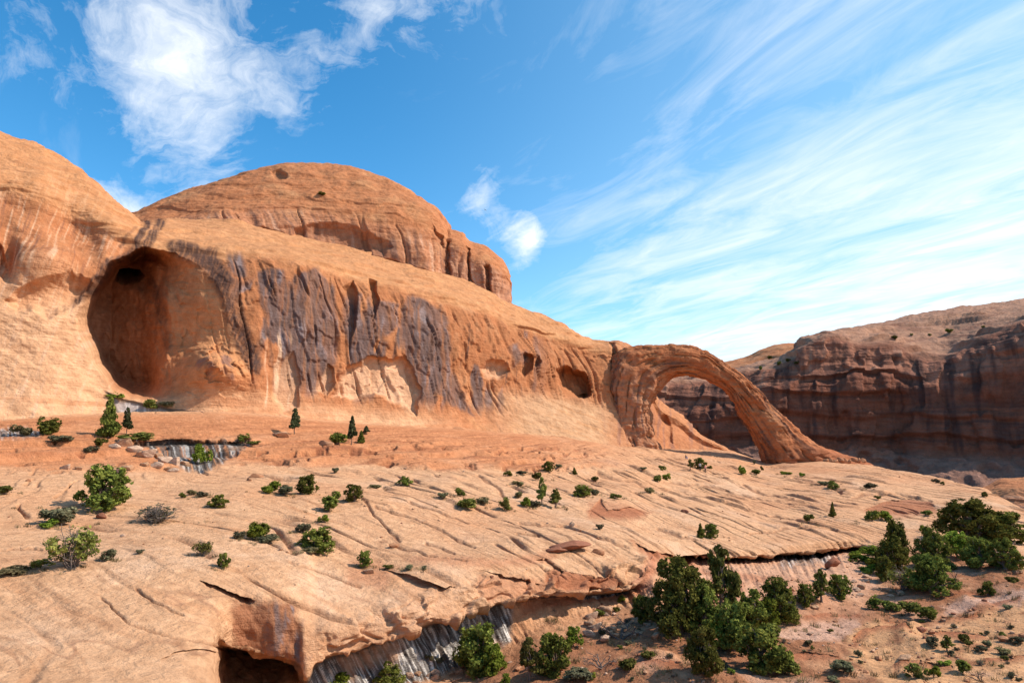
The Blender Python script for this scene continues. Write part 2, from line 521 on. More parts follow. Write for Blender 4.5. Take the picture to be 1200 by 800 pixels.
joint = np.zeros(U.shape)
for pts in ([(419, 579), (428, 590), (440, 608), (455, 622), (468, 636)], [(440, 596), (480, 606), (520, 626), (556, 640)], [(610, 613), (640, 616), (665, 618)],
            [(605, 625), (632, 627)], [(500, 638), (516, 642), (532, 648)], [(780, 563), (830, 568), (880, 580), (930, 590)], [(870, 566), (890, 575), (930, 583)],
            [(930, 560), (965, 566), (985, 575)], [(772, 618), (800, 628), (835, 636)], [(560, 560), (585, 575), (595, 585)], [(640, 568), (665, 576), (690, 580)],
            [(160, 690), (180, 705), (215, 722)], [(120, 700), (150, 730), (190, 745), (262, 760)], [(340, 660), (380, 672), (420, 688)], [(700, 553), (745, 562), (760, 570)],
            [(880, 626), (930, 620), (980, 622)], [(700, 630), (735, 640)], [(458, 640), (500, 652), (545, 656)], [(0, 642), (40, 640), (66, 645)], [(480, 588), (520, 600), (548, 612)],
            [(850, 590), (900, 602), (940, 606)], [(1000, 580), (1050, 578), (1090, 586)]):
    joint = np.maximum(joint, 1 - sstep(0.5, 2.4, line_dist(pts)))
d -= joint * 0.30 * near
# red ledgy band below the big cliff
red = sstep(1.15, 1.6, T) * (1 - sstep(2.85, 3.1, T + 0.35 * fbm(X / 12, Y / 12, Z / 5, 3))) * (1 - sstep(640, 760, U))
strat = fbm(X * 0.05, Y * 0.05, Z * 1.9, 3, 0.6)
strat2 = fbm(X * 0.04, Y * 0.04, Z * 4.2 + 1.2 * fbm(X / 9, Y / 9, Z / 3, 2), 3, 0.6)
d += red * (0.55 * strat + 0.30 * np.sign(strat2) * np.abs(strat2) ** 0.7)
rl = (Z * 0.75 + 0.9 * fbm(X / 14, Y / 14, Z / 5, 3)) % 1.0
d += red * sstep(1.6, 2.2, T) * 0.75 * np.where(rl < 0.16, rl / 0.16, (1 - rl) / 0.84)
pits = sstep(0.18, 0.32, fbm(X * 0.40, Y * 0.25, Z * 2.2, 3)) * red * sstep(1.7, 2.2, T)
d -= pits * 0.7
# soil, rubble and low ledges of the wash
wash = sstep(8.9, 9.6, TT) * sstep(400, 620, U) + sstep(1020, 1110, U) * sstep(6.6, 8.2, TT)
wash = np.clip(wash, 0, 1)
rub = fbm(X * 0.6, Y * 0.45, Z * 0.6, 3, 0.45)
d += wash * 0.30 * rub
d += wall * sstep(352, 366, U) * (1 - sstep(1000, 1020, U)) * (0.45 * fbm(U / 9 - V / 18, V / 60, U * 0 + 3, 4, .6) + 0.3 * fbm(X / 1.6, Y / 1.6, Z / 1.6, 3))
terr = (Z * 0.9 + 1.5 * fbm(X / 17 + 3, Y / 10, Z / 9 + 1, 2)) % 1.0
d += wash * 0.85 * np.where(terr < 0.8, terr / 0.8, (1 - terr) / 0.2) * 0.8 * sstep(-0.1, .2, fbm(X / 11 + 60, Y / 9, Z, 2))
# rounded blocks and scales of the bulge above the lip
bul = sstep(5.3, 6.0, TT) * (1 - sstep(6.95, 7.15, TT)) * sstep(360, 420, U) * (1 - sstep(735, 790, U))
d += bul * (0.55 * sstep(0.0, 0.06, fbm(X / 3.6 + 4, Y / 3.6, Z / 1.6, 3)) - 0.5 * sstep(0.1, 0.15, fbm(X / 4.5 + 24, Y / 4.5, Z / 2.0, 3)) + 0.75 * fbm(X / 4.2, Y / 4.2, Z / 2.2, 4, 0.55) - 0.25 * (1 - sstep(0, .10, np.abs(fbm(X / 3 + 8, Y / 3, Z / 1.6, 3)))))
lipw = 1.0 * fbm(X / 2.2, Y / 2.2, Z / 2.2, 4, .55) * (sstep(6.3, 7, TT) * (1 - sstep(7.0, 7.6, TT))) * under
d += lipw + 0.5 * fbm(X / 1.4, Y / 1.4, Z / 1.4 + 9, 3) * sstep(240, 262, U) * (1 - sstep(352, 372, U)) * sstep(5.6, 6.4, TT) * (1 - sstep(8.2, 8.8, TT))
N0[..., 2] = N0[..., 2]
P = P + N0 * d[..., None]

# recesses: each an outline on the sheet, its depth (m) and how soft its rim is
GREC = [([(158, 521), (200, 517), (250, 519), (294, 518), (286, 528), (262, 543), (235, 554), (212, 549), (190, 539), (170, 531)], 4.0, 10),
        ([(-30, 506), (20, 504), (48, 507), (44, 514), (20, 518), (-30, 520)], 1.5, 5),
        ([(1012, 598), (1040, 586), (1070, 584), (1092, 590), (1098, 602), (1060, 606), (1025, 604)], 5.0, 8),
        ([(686, 601), (704, 586), (712, 598), (740, 597), (760, 602), (756, 608), (720, 609), (690, 607)], 2.2, 4),
        ([(736, 632), (760, 643), (800, 650), (835, 648), (830, 655), (790, 662), (752, 650)], 3.2, 6),
        ([(628, 654), (640, 653), (652, 662), (664, 672), (655, 673), (640, 665)], 1.3, 4),
        ([(452, 670), (480, 676), (500, 684), (520, 690), (535, 684), (520, 697), (495, 697), (470, 688)], 1.6, 5),
        ([(234, 680), (255, 688), (280, 698), (300, 704), (292, 708), (262, 699), (240, 688)], 2.2, 5),
        ([(188, 775), (205, 766), (235, 763), (262, 766), (262, 770), (232, 769), (205, 775), (192, 782)], 0.9, 4),
        ([(998, 751), (1010, 742), (1030, 738), (1050, 739), (1068, 742), (1075, 750), (1060, 749), (1046, 746), (1030, 745), (1012, 752), (1002, 758)], 1.3, 4),
        ([(1028, 728), (1050, 729), (1072, 729), (1062, 733), (1035, 732)], 0.7, 3),
        ([(1100, 722), (1125, 725), (1140, 723), (1152, 718), (1146, 728), (1125, 731), (1105, 728)], 0.9, 4),
        ([(1150, 709), (1172, 706), (1198, 703), (1198, 708), (1172, 712), (1152, 714)], 0.6, 3),
        ([(640, 667), (655, 668), (690, 672), (715, 676), (730, 690), (700, 694), (665, 694), (640, 684)], 0.9, 14),
        ([(900, 774), (940, 766), (985, 771), (985, 776), (950, 773), (905, 780)], 0.9, 3),
        ([(1085, 744), (1120, 740), (1156, 745), (1156, 750), (1115, 747), (1088, 750)], 0.9, 3),
        ([(1045, 786), (1080, 779), (1118, 783), (1116, 788), (1075, 785), (1048, 792)], 0.9, 3),
        ([(1150, 774), (1210, 768), (1210, 774), (1155, 780)], 0.8, 3),
        ([(690, 791), (750, 785), (800, 789), (800, 795), (748, 791), (694, 797)], 0.8, 3),
        ([(940, 722), (975, 718), (1010, 721), (1008, 725), (972, 723), (944, 727)], 0.6, 3),
        ([(1090, 700), (1130, 694), (1160, 697), (1158, 701), (1128, 699), (1094, 705)], 0.6, 3),
        ([(560, 668), (600, 676), (640, 680), (620, 684), (585, 680)], 1.1, 4)]
for poly, amp, w in GREC:
    s = poly_sdf(poly, U + 3 * fbm(U / 14, V / 9, U * 0, 3), V + 2.0 * fbm(U / 10, V / 8, U * 0 + 7, 3))
    c = np.array(poly).mean(0)
    k = np.sqrt(np.clip(s / w, 0, 1))
    inward = ray(c[0], c[1]); inward[2] = -0.02; inward /= np.linalg.norm(inward)
    P = P + inward * (amp * k)[..., None]

# ---- base colours
RU = U + 7 * fbm(U / 9, V / 7, U * 0 + 1, 3); RV = V + 5 * fbm(U / 8, V / 8, U * 0 + 17, 3)
tan = np.array((0.615, 0.338, 0.186))
col = np.broadcast_to(tan, P.shape).copy()
b1 = fbm(X / 10, Y / 10, Z / 6 + 4, 4); b2 = fbm(bed * 0.9, along * 0.08, Z * 0.1, 4, .6)
col = lerp3(col, (0.645, 0.405, 0.262), sstep(0.0, 0.5, b1) * 0.7)
col = lerp3(col, (0.52, 0.235, 0.11), sstep(0.05, 0.55, b2) * 0.6)
col = lerp3(col, (0.56, 0.25, 0.12), sstep(-0.1, 0.5, fbm(X / 22 + 50, Y / 22, Z / 9, 3)) * 0.45 * (1 - sstep(4, 5, T) * (1 - sstep(300, 500, U))))
col = lerp3(col, (0.55, 0.265, 0.135), sstep(0.02, 0.4, fbm(X / 15 + 33, Y / 11, Z / 7, 4, .55)) * 0.55)
hair = np.abs(fbm(bed * 1.0 + 3, along * 0.02, Z * 0.1 + 5, 3, .5))
hairm = (1 - sstep(0.0, 0.055, hair)) * sstep(-0.1, 0.25, fbm(X / 6 + 81, Y / 6, Z / 4, 3) + .12) * (1 - redz) * (1 - wash)
col = lerp3(col, (0.36, 0.17, 0.085), hairm * (0.35 + 0.45 * sstep(250, 420, U + 90 * (5 - T))))
hair2 = np.abs(fbm(bed * 0.45 + 13, along * 0.05, Z * 0.3 + 5, 3, .5))
col = lerp3(col, (0.34, 0.16, 0.09), (1 - sstep(0.0, 0.035, hair2)) * sstep(-0.1, 0.25, fbm(X / 7 + 41, Y / 7, Z / 4, 3)) * 0.6 * (1 - wash))
spk = sstep(0.34, 0.5, fbm(X * 0.8, Y * 0.8, Z * 0.8 + 7, 4, .65)) * (1 - wash)
col = lerp3(col, (0.30, 0.17, 0.11), spk * 0.5)
col = lerp3(col, (0.33, 0.16, 0.085), crack * 0.75)
col = lerp3(col, (0.30, 0.14, 0.075), joint * 0.7)
for q_ in ([(470, 655), (520, 648), (600, 650), (660, 640), (650, 658), (560, 668), (490, 664)], [(425, 652), (470, 668), (450, 692), (405, 684), (400, 668)],
           [(690, 588), (740, 590), (765, 600), (740, 612), (690, 608)], [(560, 676), (640, 672), (720, 678), (725, 690), (640, 700), (560, 706)]):
    col = lerp3(col, (0.50, 0.22, 0.115), sstep(-5, 8, poly_sdf(q_, RU, RV) + 8 * fbm(X / 4, Y / 4, Z / 4, 4)) * 0.75)
col = lerp3(col, (0.36, 0.17, 0.085), riser * 0.6 * (1 - under))
redm = sstep(0.6, 1.4, T) * (1 - sstep(2.8, 3.1, T + 0.4 * fbm(X / 12, Y / 12, Z / 5, 3))) * (1 - 0.75 * sstep(600, 770, U))
col = lerp3(col, (0.50, 0.195, 0.085), redm * 0.9)
col = lerp3(col, (0.60, 0.30, 0.16), redm * sstep(0.0, 0.5, b1) * 0.6)
col = lerp3(col, (0.36, 0.13, 0.06), red * sstep(0.05, 0.35, strat) * 0.55)
col = lerp3(col, (0.30, 0.105, 0.05), red * sstep(0.1, 0.35, strat2) * 0.65)
col = lerp3(col, (0.24, 0.085, 0.045), pits * 0.7)
# cliff-foot pale bench at the left
pale = (1 - sstep(0.9, 1.35, T)) * (1 - sstep(420, 520, U))
col = lerp3(col, (0.66, 0.40, 0.23), pale * 0.7)
# wash: red soil, pinkish rock
col0 = col
soil = np.clip(wash * sstep(-0.2, 0.12, fbm(X / 6 + 20, Y / 5, Z / 4, 5, .6) + 0.16), 0, 1)
col = lerp3(col, (0.56, 0.28, 0.15), wash * 0.8)
col = lerp3(col, (0.31, 0.125, 0.06), soil * 0.92)
col = lerp3(col, (0.55, 0.30, 0.19), wash * sstep(0.15, 0.45, fbm(X / 6 + 71, Y / 5, Z / 3, 3)) * 0.8)
lowr = wash * sstep(9.8, 10.3, TT) * sstep(1000, 1090, U + (V - 740) * 0.5) * sstep(725, 745, V)
col = lerp3(col, (0.62, 0.36, 0.18), lowr * sstep(-0.2, 0.2, fbm(X / 5 + 13, Y / 5, Z / 3, 3)) * 0.85)
rockp = poly_sdf([(1000, 775), (985, 755), (1000, 738), (1030, 728), (1085, 735), (1150, 722), (1215, 700), (1260, 830), (1060, 830), (1035, 800)], RU, RV)
rockm = wash * sstep(-4, 5, rockp + 12 * fbm(X / 3, Y / 3, Z / 3, 4)) * sstep(-.25, 0.1, fbm(X / 2.5 + 9, Y / 2.0, Z / 2, 4) + .12)
col = lerp3(col, (0.60, 0.315, 0.155), rockm * 0.85)
pinkp = np.maximum.reduce([poly_sdf(q_, RU, RV) for q_ in ([(905, 742), (940, 728), (1000, 722), (1012, 735), (985, 752), (930, 754)], [(1100, 708), (1150, 700), (1215, 692), (1215, 708), (1150, 716), (1110, 722)], [(965, 668), (1000, 655), (1022, 672), (1030, 690), (1000, 700), (975, 690)])])
col = lerp3(col, (0.58, 0.35, 0.255), wash * sstep(-3, 5, pinkp + 6 * fbm(X / 2, Y / 2, Z / 2, 4)) * 0.75)
chan = (1 - sstep(0, 16, np.abs((U - 765) - (V - 660) * -0.45 + 6 * fbm(X / 6, Y / 6, Z / 6, 2)))) * sstep(640, 655, V) * (1 - sstep(690, 712, V))
col = lerp3(col, (0.50, 0.20, 0.11), chan * 0.9)
# (strata)
# the red strata between lip and wash (right of the grey seep)
redwall = wall * sstep(603, 615, U) * (1 - sstep(745, 780, U))
col = lerp3(col, (0.54, 0.22, 0.11), redwall * (1 - sstep(8.55, 8.7, TT)))
redwall2 = sstep(7.8, 8.3, TT) * (1 - sstep(9.2, 9.8, TT)) * sstep(785, 810, U) * (1 - sstep(1000, 1040, U))
col = lerp3(col, (0.58, 0.31, 0.19), redwall2 * 0.9)
col = lerp3(col, (0.42, 0.17, 0.09), redwall2 * sstep(-0.1, 0.3, fbm(X * .06, Y * .06, Z * 1.8, 3)) * 0.7)
# seep: grey stone with white salt runs and dark damp runs
run = fbm(U / 6.0 - V / 11.0, V / 46.0, U * 0 + 3, 4, 0.6)
run2 = fbm(U / 3.4 - V / 7.0, V / 34.0, U * 0 + 9, 3, 0.6)
seep = wall * sstep(352, 364, U) * (1 - sstep(596, 604, U + 3 * run)) * (1 - sstep(8.95, 9.2, TT))
seep = np.maximum(seep, wall * sstep(668, 690, U) * (1 - sstep(733, 740, U)) * (1 - sstep(8.35, 8.5, TT)))
seep = np.maximum(seep, wall * sstep(905, 925, U) * (1 - sstep(965, 985, U)) * (1 - sstep(8.6, 8.9, TT + 0.3 * run)) * 0.8)
s1 = poly_sdf(GREC[0][0], RU, RV); seep = np.maximum(seep, sstep(-2, 2.5, s1) * sstep(518, 524, V) * sstep(-.3, .05, run + .08))
s2 = poly_sdf(GREC[1][0], RU, RV); seep = np.maximum(seep, sstep(-4, 2, s2) * .85)
grey = np.broadcast_to(np.array((0.18, 0.165, 0.155)), P.shape).copy()
grey = lerp3(grey, (0.68, 0.63, 0.58), sstep(0.06, 0.22, run2 + 0.35 * run))
grey = lerp3(grey, (0.05, 0.045, 0.042), sstep(0.06, 0.2, -run2 - 0.2 * run))
grey = lerp3(grey, (0.56, 0.32, 0.20), sstep(0.10, 0.35, fbm(X / 4 + 5, Y / 4, Z / 4, 3)) * 0.8)
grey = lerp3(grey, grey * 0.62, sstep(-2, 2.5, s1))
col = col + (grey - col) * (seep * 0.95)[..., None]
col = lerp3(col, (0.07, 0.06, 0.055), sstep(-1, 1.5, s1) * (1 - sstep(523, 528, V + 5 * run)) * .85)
lip_dark = wall * (1 - sstep(8.10, 8.22, TT + 0.10 * run)) * sstep(345, 362, U) * (1 - sstep(600, 612, U))  # darker band along the wall top and under the lip
lip_dark = np.maximum(lip_dark, under * sstep(7.05, 7.6, TT) * (1 - sstep(8.05, 8.15, TT)))
col = lerp3(col, (0.10, 0.085, 0.075), np.clip(lip_dark, 0, 1) * 0.85)
# varnished brown face above the cave
face = poly_sdf([(270, 700), (300, 706), (325, 702), (348, 712), (362, 770), (352, 800), (335, 776), (300, 766), (272, 764)], U, V)
fm = sstep(-6, 8, face + 14 * fbm(U / 14, V / 14, U * 0, 4, .6))
vcol = lerp3(np.broadcast_to(np.array((0.36, 0.15, 0.075)), P.shape).copy(), (0.20, 0.12, 0.10), sstep(-0.1, 0.3, fbm(U / 8, V / 40, U * 0 + 2, 4)) * sstep(300, 325, U))
vcol = lerp3(vcol, (0.30, 0.24, 0.25), (1 - sstep(0, 5, np.abs(U - 338 - (V - 725) * -0.3))) * sstep(0, .3, run) * 0.7)
col = col + (vcol - col) * fm[..., None]
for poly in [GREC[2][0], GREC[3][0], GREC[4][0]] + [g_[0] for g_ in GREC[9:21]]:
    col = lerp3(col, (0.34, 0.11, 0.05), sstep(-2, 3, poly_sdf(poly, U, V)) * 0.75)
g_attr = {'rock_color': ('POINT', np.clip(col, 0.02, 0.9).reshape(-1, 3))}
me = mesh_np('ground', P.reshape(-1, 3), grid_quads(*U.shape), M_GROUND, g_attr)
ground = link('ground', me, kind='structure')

# canyon floor and plain reaching the horizon, below everything else
n = 60
gx = np.linspace(-1, 1, n); gx = np.sign(gx) * np.abs(gx) ** 3 * 9000
XX, YY = np.meshgrid(gx, gx)
ZZ = -62 + 3.0 * fbm(XX / 120, YY / 120, XX * 0, 3)
pc = np.broadcast_to(np.array((0.45, 0.24, 0.14)), (n * n, 3))
link('canyon_floor', mesh_np('canyon_floor', np.stack([XX, YY, ZZ], -1).reshape(-1, 3), grid_quads(n, n), M_MESA,
                             {'rock_color': ('POINT', pc)}), kind='structure')

# ------------------------------------------------------------------ the big cliff with the pothole alcove
# rows: base, low, mid-low, mid, brow, upper slope, skyline, behind, back foot
K = {
 -700: [(560, 66), (470, 70), (400, 73), (300, 78), (170, 88), (80, 100), (30, 112), (60, 150), (440, 170)],
 -300: [(535, 80), (450, 86), (390, 89), (300, 94), (190, 102), (115, 114), (66, 126), (100, 165), (440, 185)],
 -120: [(530, 94), (450, 99), (390, 102), (300, 106), (205, 114), (145, 125), (110, 137), (140, 175), (440, 195)],
 0:    [(520, 101), (450, 107), (395, 110), (318, 113), (232, 121), (184, 132), (154, 144), (180, 185), (440, 205)],
 50:   [(516, 105), (450, 110), (398, 113), (320, 116), (246, 124), (202, 135), (172, 147), (196, 185), (440, 208)],
 90:   [(512, 109), (452, 114), (400, 117), (328, 120), (264, 128), (222, 138), (196, 149), (216, 187), (440, 210)],
 125:  [(509, 113), (454, 118), (402, 120), (335, 122), (277, 128), (246, 138), (226, 149), (240, 190), (440, 212)],
 150:  [(506, 115), (456, 120), (404, 121), (340, 123), (287, 128), (264, 138), (250, 150), (258, 192), (440, 214)],
 165:  [(505, 116), (456, 121), (404, 122), (342, 124), (290, 128), (272, 139), (262, 153), (268, 195), (440, 216)],
 200:  [(503, 118), (458, 123), (406, 124), (346, 126), (295, 130), (274, 146), (258, 176), (262, 205), (440, 225)],
 250:  [(502, 121), (460, 126), (410, 128), (350, 130), (300, 134), (276, 158), (258, 192), (266, 215), (440, 232)],
 300:  [(503, 125), (464, 130), (414, 132), (354, 135), (302, 139), (284, 163), (264, 200), (272, 225), (440, 240)],
 360:  [(507, 131), (470, 136), (422, 139), (366, 141), (312, 145), (298, 168), (278, 205), (286, 230), (440, 246)],
 430:  [(512, 139), (476, 144), (432, 147), (378, 150), (330, 154), (314, 175), (296, 208), (304, 232), (440, 250)],
 500:  [(517, 147), (484, 153), (442, 157), (392, 160), (350, 164), (334, 183), (316, 211), (326, 232), (440, 250)],
 560:  [(521, 155), (490, 162), (450, 168), (404, 171), (364, 175), (351, 191), (336, 214), (350, 232), (450, 250)],
 600:  [(524, 161), (494, 168), (456, 175), (414, 179), (379, 183), (368, 197), (356, 214), (370, 232), (460, 250)],
 650:  [(528, 169), (500, 177), (464, 185), (428, 190), (397, 194), (387, 203), (376, 217), (392, 234), (470, 252)],
 700:  [(532, 179), (506, 188), (472, 196), (440, 200), (414, 203), (407, 210), (400, 219), (416, 236), (490, 254)],
 738:  [(537, 190), (510, 198), (478, 204), (444, 206), (420, 208), (413, 213), (407, 220), (430, 238), (505, 256)],
 758:  [(541, 200), (520, 208), (496, 214), (470, 218), (455, 222), (445, 226), (436, 232), (460, 242), (515, 258)],
 775:  [(541, 206), (524, 212), (508, 218), (496, 222), (484, 226), (476, 230), (469, 236), (490, 246), (520, 260)],
 795:  [(543, 212), (528, 217), (516, 222), (506, 226), (496, 229), (489, 233), (483, 240), (500, 250), (525, 262)],
 815:  [(545, 216), (532, 220), (524, 224), (518, 228), (512, 231), (508, 235), (504, 242), (515, 252), (530, 264)],
 840:  [(548, 220), (536, 223), (529, 227), (525, 230), (522, 234), (520, 237), (517, 244), (528, 254), (535, 266)],
 870:  [(560, 224), (548, 226), (544, 230), (541, 233), (538, 236), (536, 240), (534, 246), (540, 256), (548, 268)],
 900:  [(575, 228), (570, 230), (566, 233), (563, 236), (560, 239), (558, 242), (556, 248), (560, 258), (565, 270)],
}
for _px in list(K):                              # a rounded shoulder between the brow and the upper slope
    _b, _u = K[_px][4], K[_px][5]
    K[_px].insert(5, (_b[0] * 0.5 + _u[0] * 0.5, _b[1] * 0.72 + _u[1] * 0.28))
    K[_px][4] = (_b[0] + 4, _b[1] + 1.2)
k_counts = [70, 70, 90, 84, 30, 40, 50, 22, 10]
k_us = spaced(-700, 900, -40, 900, 1.0, 12.0)
P, U, V, T = loft(K, k_us, k_counts)
P = P[::-1].copy(); U = U[::-1].copy(); V = V[::-1].copy(); T = T[::-1].copy()
X, Y, Z = P[..., 0], P[..., 1], P[..., 2]
N0 = normals(P)
if (N0[-200, N0.shape[1] // 2] * P[-200, N0.shape[1] // 2]).sum() > 0:
    N0 = -N0
hcoord = X * 0.62 + Y * 0.78                         # distance along the wall
steep = sstep(0.9, 1.6, T) * (1 - sstep(3.8, 4.3, T))
wallm = steep * sstep(230, 290, U) * (1 - sstep(740, 760, U))
apron = sstep(545, 640, U) * (1 - sstep(1.7, 2.3, T)) * (1 - sstep(738, 760, U))
foot = 1 - sstep(0.6, 1.2, T)
d = 1.7 * fbm(X / 26, Y / 26, Z / 22, 3) + 0.50 * fbm(X / 8, Y / 8, Z / 7, 3) * (1 - 0.5 * foot)
d += 0.26 * fbm(X / 2.4, Y / 2.4, Z / 2.6, 4, 0.55)
d += 0.20 * fbm(X * 0.04, Y * 0.04, Z * 1.1 + 0.5 * fbm(X / 12, Y / 12, Z / 12, 2), 4, .6) * (1 - 0.6 * wallm)
warp_h = hcoord + 1.5 * fbm(X / 9, Y / 9, Z / 16, 2)
fl = fbm(warp_h * 0.15, Z * 0.016, hcoord * 0 + 4, 4, 0.55)
fl2 = fbm(warp_h * 0.75, Z * 0.05, hcoord * 0 + 14, 3, 0.55, True)
d += wallm * (1 - 0.8 * apron) * (0.65 * fl + 0.08 * fl2)
vc = np.abs(fbm(warp_h * 0.13 + 3, Z * 0.007, hcoord * 0, 2, .4))
vcr = (1 - sstep(0.0, 0.028, vc)) * wallm * (1 - apron) * sstep(-0.25, 0.1, fbm(X / 14 + 3, Y / 14, Z / 9, 2))
d -= 1.3 * vcr
# steps and scales: blocky plates peeled off the wall
plate = fbm(warp_h / 6.5 + 40, Z / 26.0, hcoord * 0 + 1, 3)
calm = 1 - 0.45 * wallm
blk = fbm(warp_h / 3.2 + 70, Z / 5.5, hcoord * 0 + 6, 3)
d += wallm * (1 - apron) * 0.25 * (sstep(0.10, 0.14, blk) - sstep(-0.18, -0.14, -blk) * 0.5)
d += wallm * (1 - apron) * 0.38 * (sstep(0.02, 0.05, plate) + sstep(0.22, 0.26, plate) - 0.5 * sstep(-0.25, -0.21, plate))
# left wall: bedding ledges on its top, swirling lower down
lft = 1 - sstep(110, 160, U)
lw = fbm(X / 10 + 2, Y / 10, Z * 0.45 + X * 0.22, 4, .55)
d += lft * 0.5 * lw
ups = sstep(3.9, 4.6, T)
d += ups * 0.55 * fbm(X * 0.05, Y * 0.05, Z * 0.8, 4, .6) + ups * 0.35 * np.maximum(0, fbm(X / 3, Y / 3, Z / 3, 3))
up_led = (Z * 0.24 + 0.7 * fbm(X / 16, Y / 16, Z / 9, 3)) % 1.0
d += ups * 0.8 * sstep(0.0, 0.12, up_led) * (1 - up_led) * sstep(-0.1, .2, fbm(X / 20 + 8, Y / 20, Z / 9, 2))
# apron streaks run down to the right
d += apron * 0.45 * fbm((U + V * 1.3) / 60.0, (V - 0.42 * U) / 5.0, U * 0, 3, .55)
# named swells and hollows: (u, v, ru, rv, metres)
for fu, fv, ru, rv, a in ((55, 312, 50, 20, 3.2), (8, 300, 10, 26, -3.5), (30, 400, 60, 40, 0.8), (125, 300, 14, 30, 1.2),
                          (255, 447, 32, 24, 6.5), (232, 430, 22, 20, 4.0), (300, 420, 12, 60, 1.5), (345, 330, 30, 10, 0.9), (268, 330, 14, 24, 1.4),
                          (620, 420, 30, 16, 1.2), (722, 410, 10, 8, 2.0), (705, 425, 14, 26, 1.6), (728, 465, 9, 24, 1.6)):
    d += a * np.exp(-((U - fu) / ru) ** 2 - ((V - fv) / rv) ** 2)
bx = np.exp(-((U - 250) / 30) ** 2 - ((V - 440) / 26) ** 2)
d += bx * (1.6 * sstep(0.0, 0.06, fbm(X / 3.5, Y / 3.5, Z / 3.0 + 8, 3)) + 1.0 * fbm(X / 2, Y / 2, Z / 2, 3))
P = P + N0 * d[..., None]

JU = U + 5 * fbm(U / 22, V / 22, U * 0, 3); JV = V + 4 * fbm(U / 18, V / 18, U * 0 + 7, 3)


def recess(P, poly, amp, w, up=0.0, rag=1.0, pw=2.0):
    s = poly_sdf(poly, U + (JU - U) * rag, V + (JV - V) * rag)
    k = 1 - (1 - np.clip(s / w, 0, 1)) ** pw
    c = np.array(poly).mean(0)
    inward = ray(c[0], c[1]); inward[2] = up; inward /= np.linalg.norm(inward)
    return P + inward * (amp * k)[..., None], s


# the alcove: deepest on the left behind the lip, shallow to the right
ALC = [(a_ - 7, b_) for a_, b_ in [(166, 288), (185, 287), (212, 293), (240, 305), (260, 328), (272, 360), (284, 395), (298, 430), (302, 452), (270, 462),
       (230, 466), (195, 468), (160, 466), (138, 456), (124, 438), (110, 412), (98, 392), (94, 372), (104, 348), (126, 322), (150, 300)]]
s_al = poly_sdf(ALC, U + (JU - U) * 0.8, V + (JV - V) * 0.8)
w = 8 + 60 * sstep(175, 250, U) + 16 * sstep(420, 460, V)
k = 1 - (1 - np.clip(s_al / w, 0, 1)) ** 2.2
depth = np.interp(U + 12 * fbm(U / 25 + 3, V / 40, U * 0 + 9, 3), [90, 120, 165, 200, 240, 275, 300], [21, 25, 21, 9.5, 5.0, 3.0, 1.5])
depth *= 1 - 0.55 * sstep(405, 462, V) * sstep(150, 230, U) * 1.0
inward = ray(180, 380); inward[2] = 0.02; inward /= np.linalg.norm(inward)
iw3 = np.broadcast_to(inward, P.shape).copy(); iw3[..., 2] = 0.9 * np.clip(490 - V, 0, 400) / 800
depth = depth + (0.7 * fbm(U / 15 + 2, V / 26, U * 0 + 41, 3, .5) + 0.4 * sstep(0.05, 0.09, fbm(U / 22 + 22, V / 26, U * 0 + 51, 3))) * sstep(4, 14, s_al)
P = P + iw3 * (depth * k)[..., None]
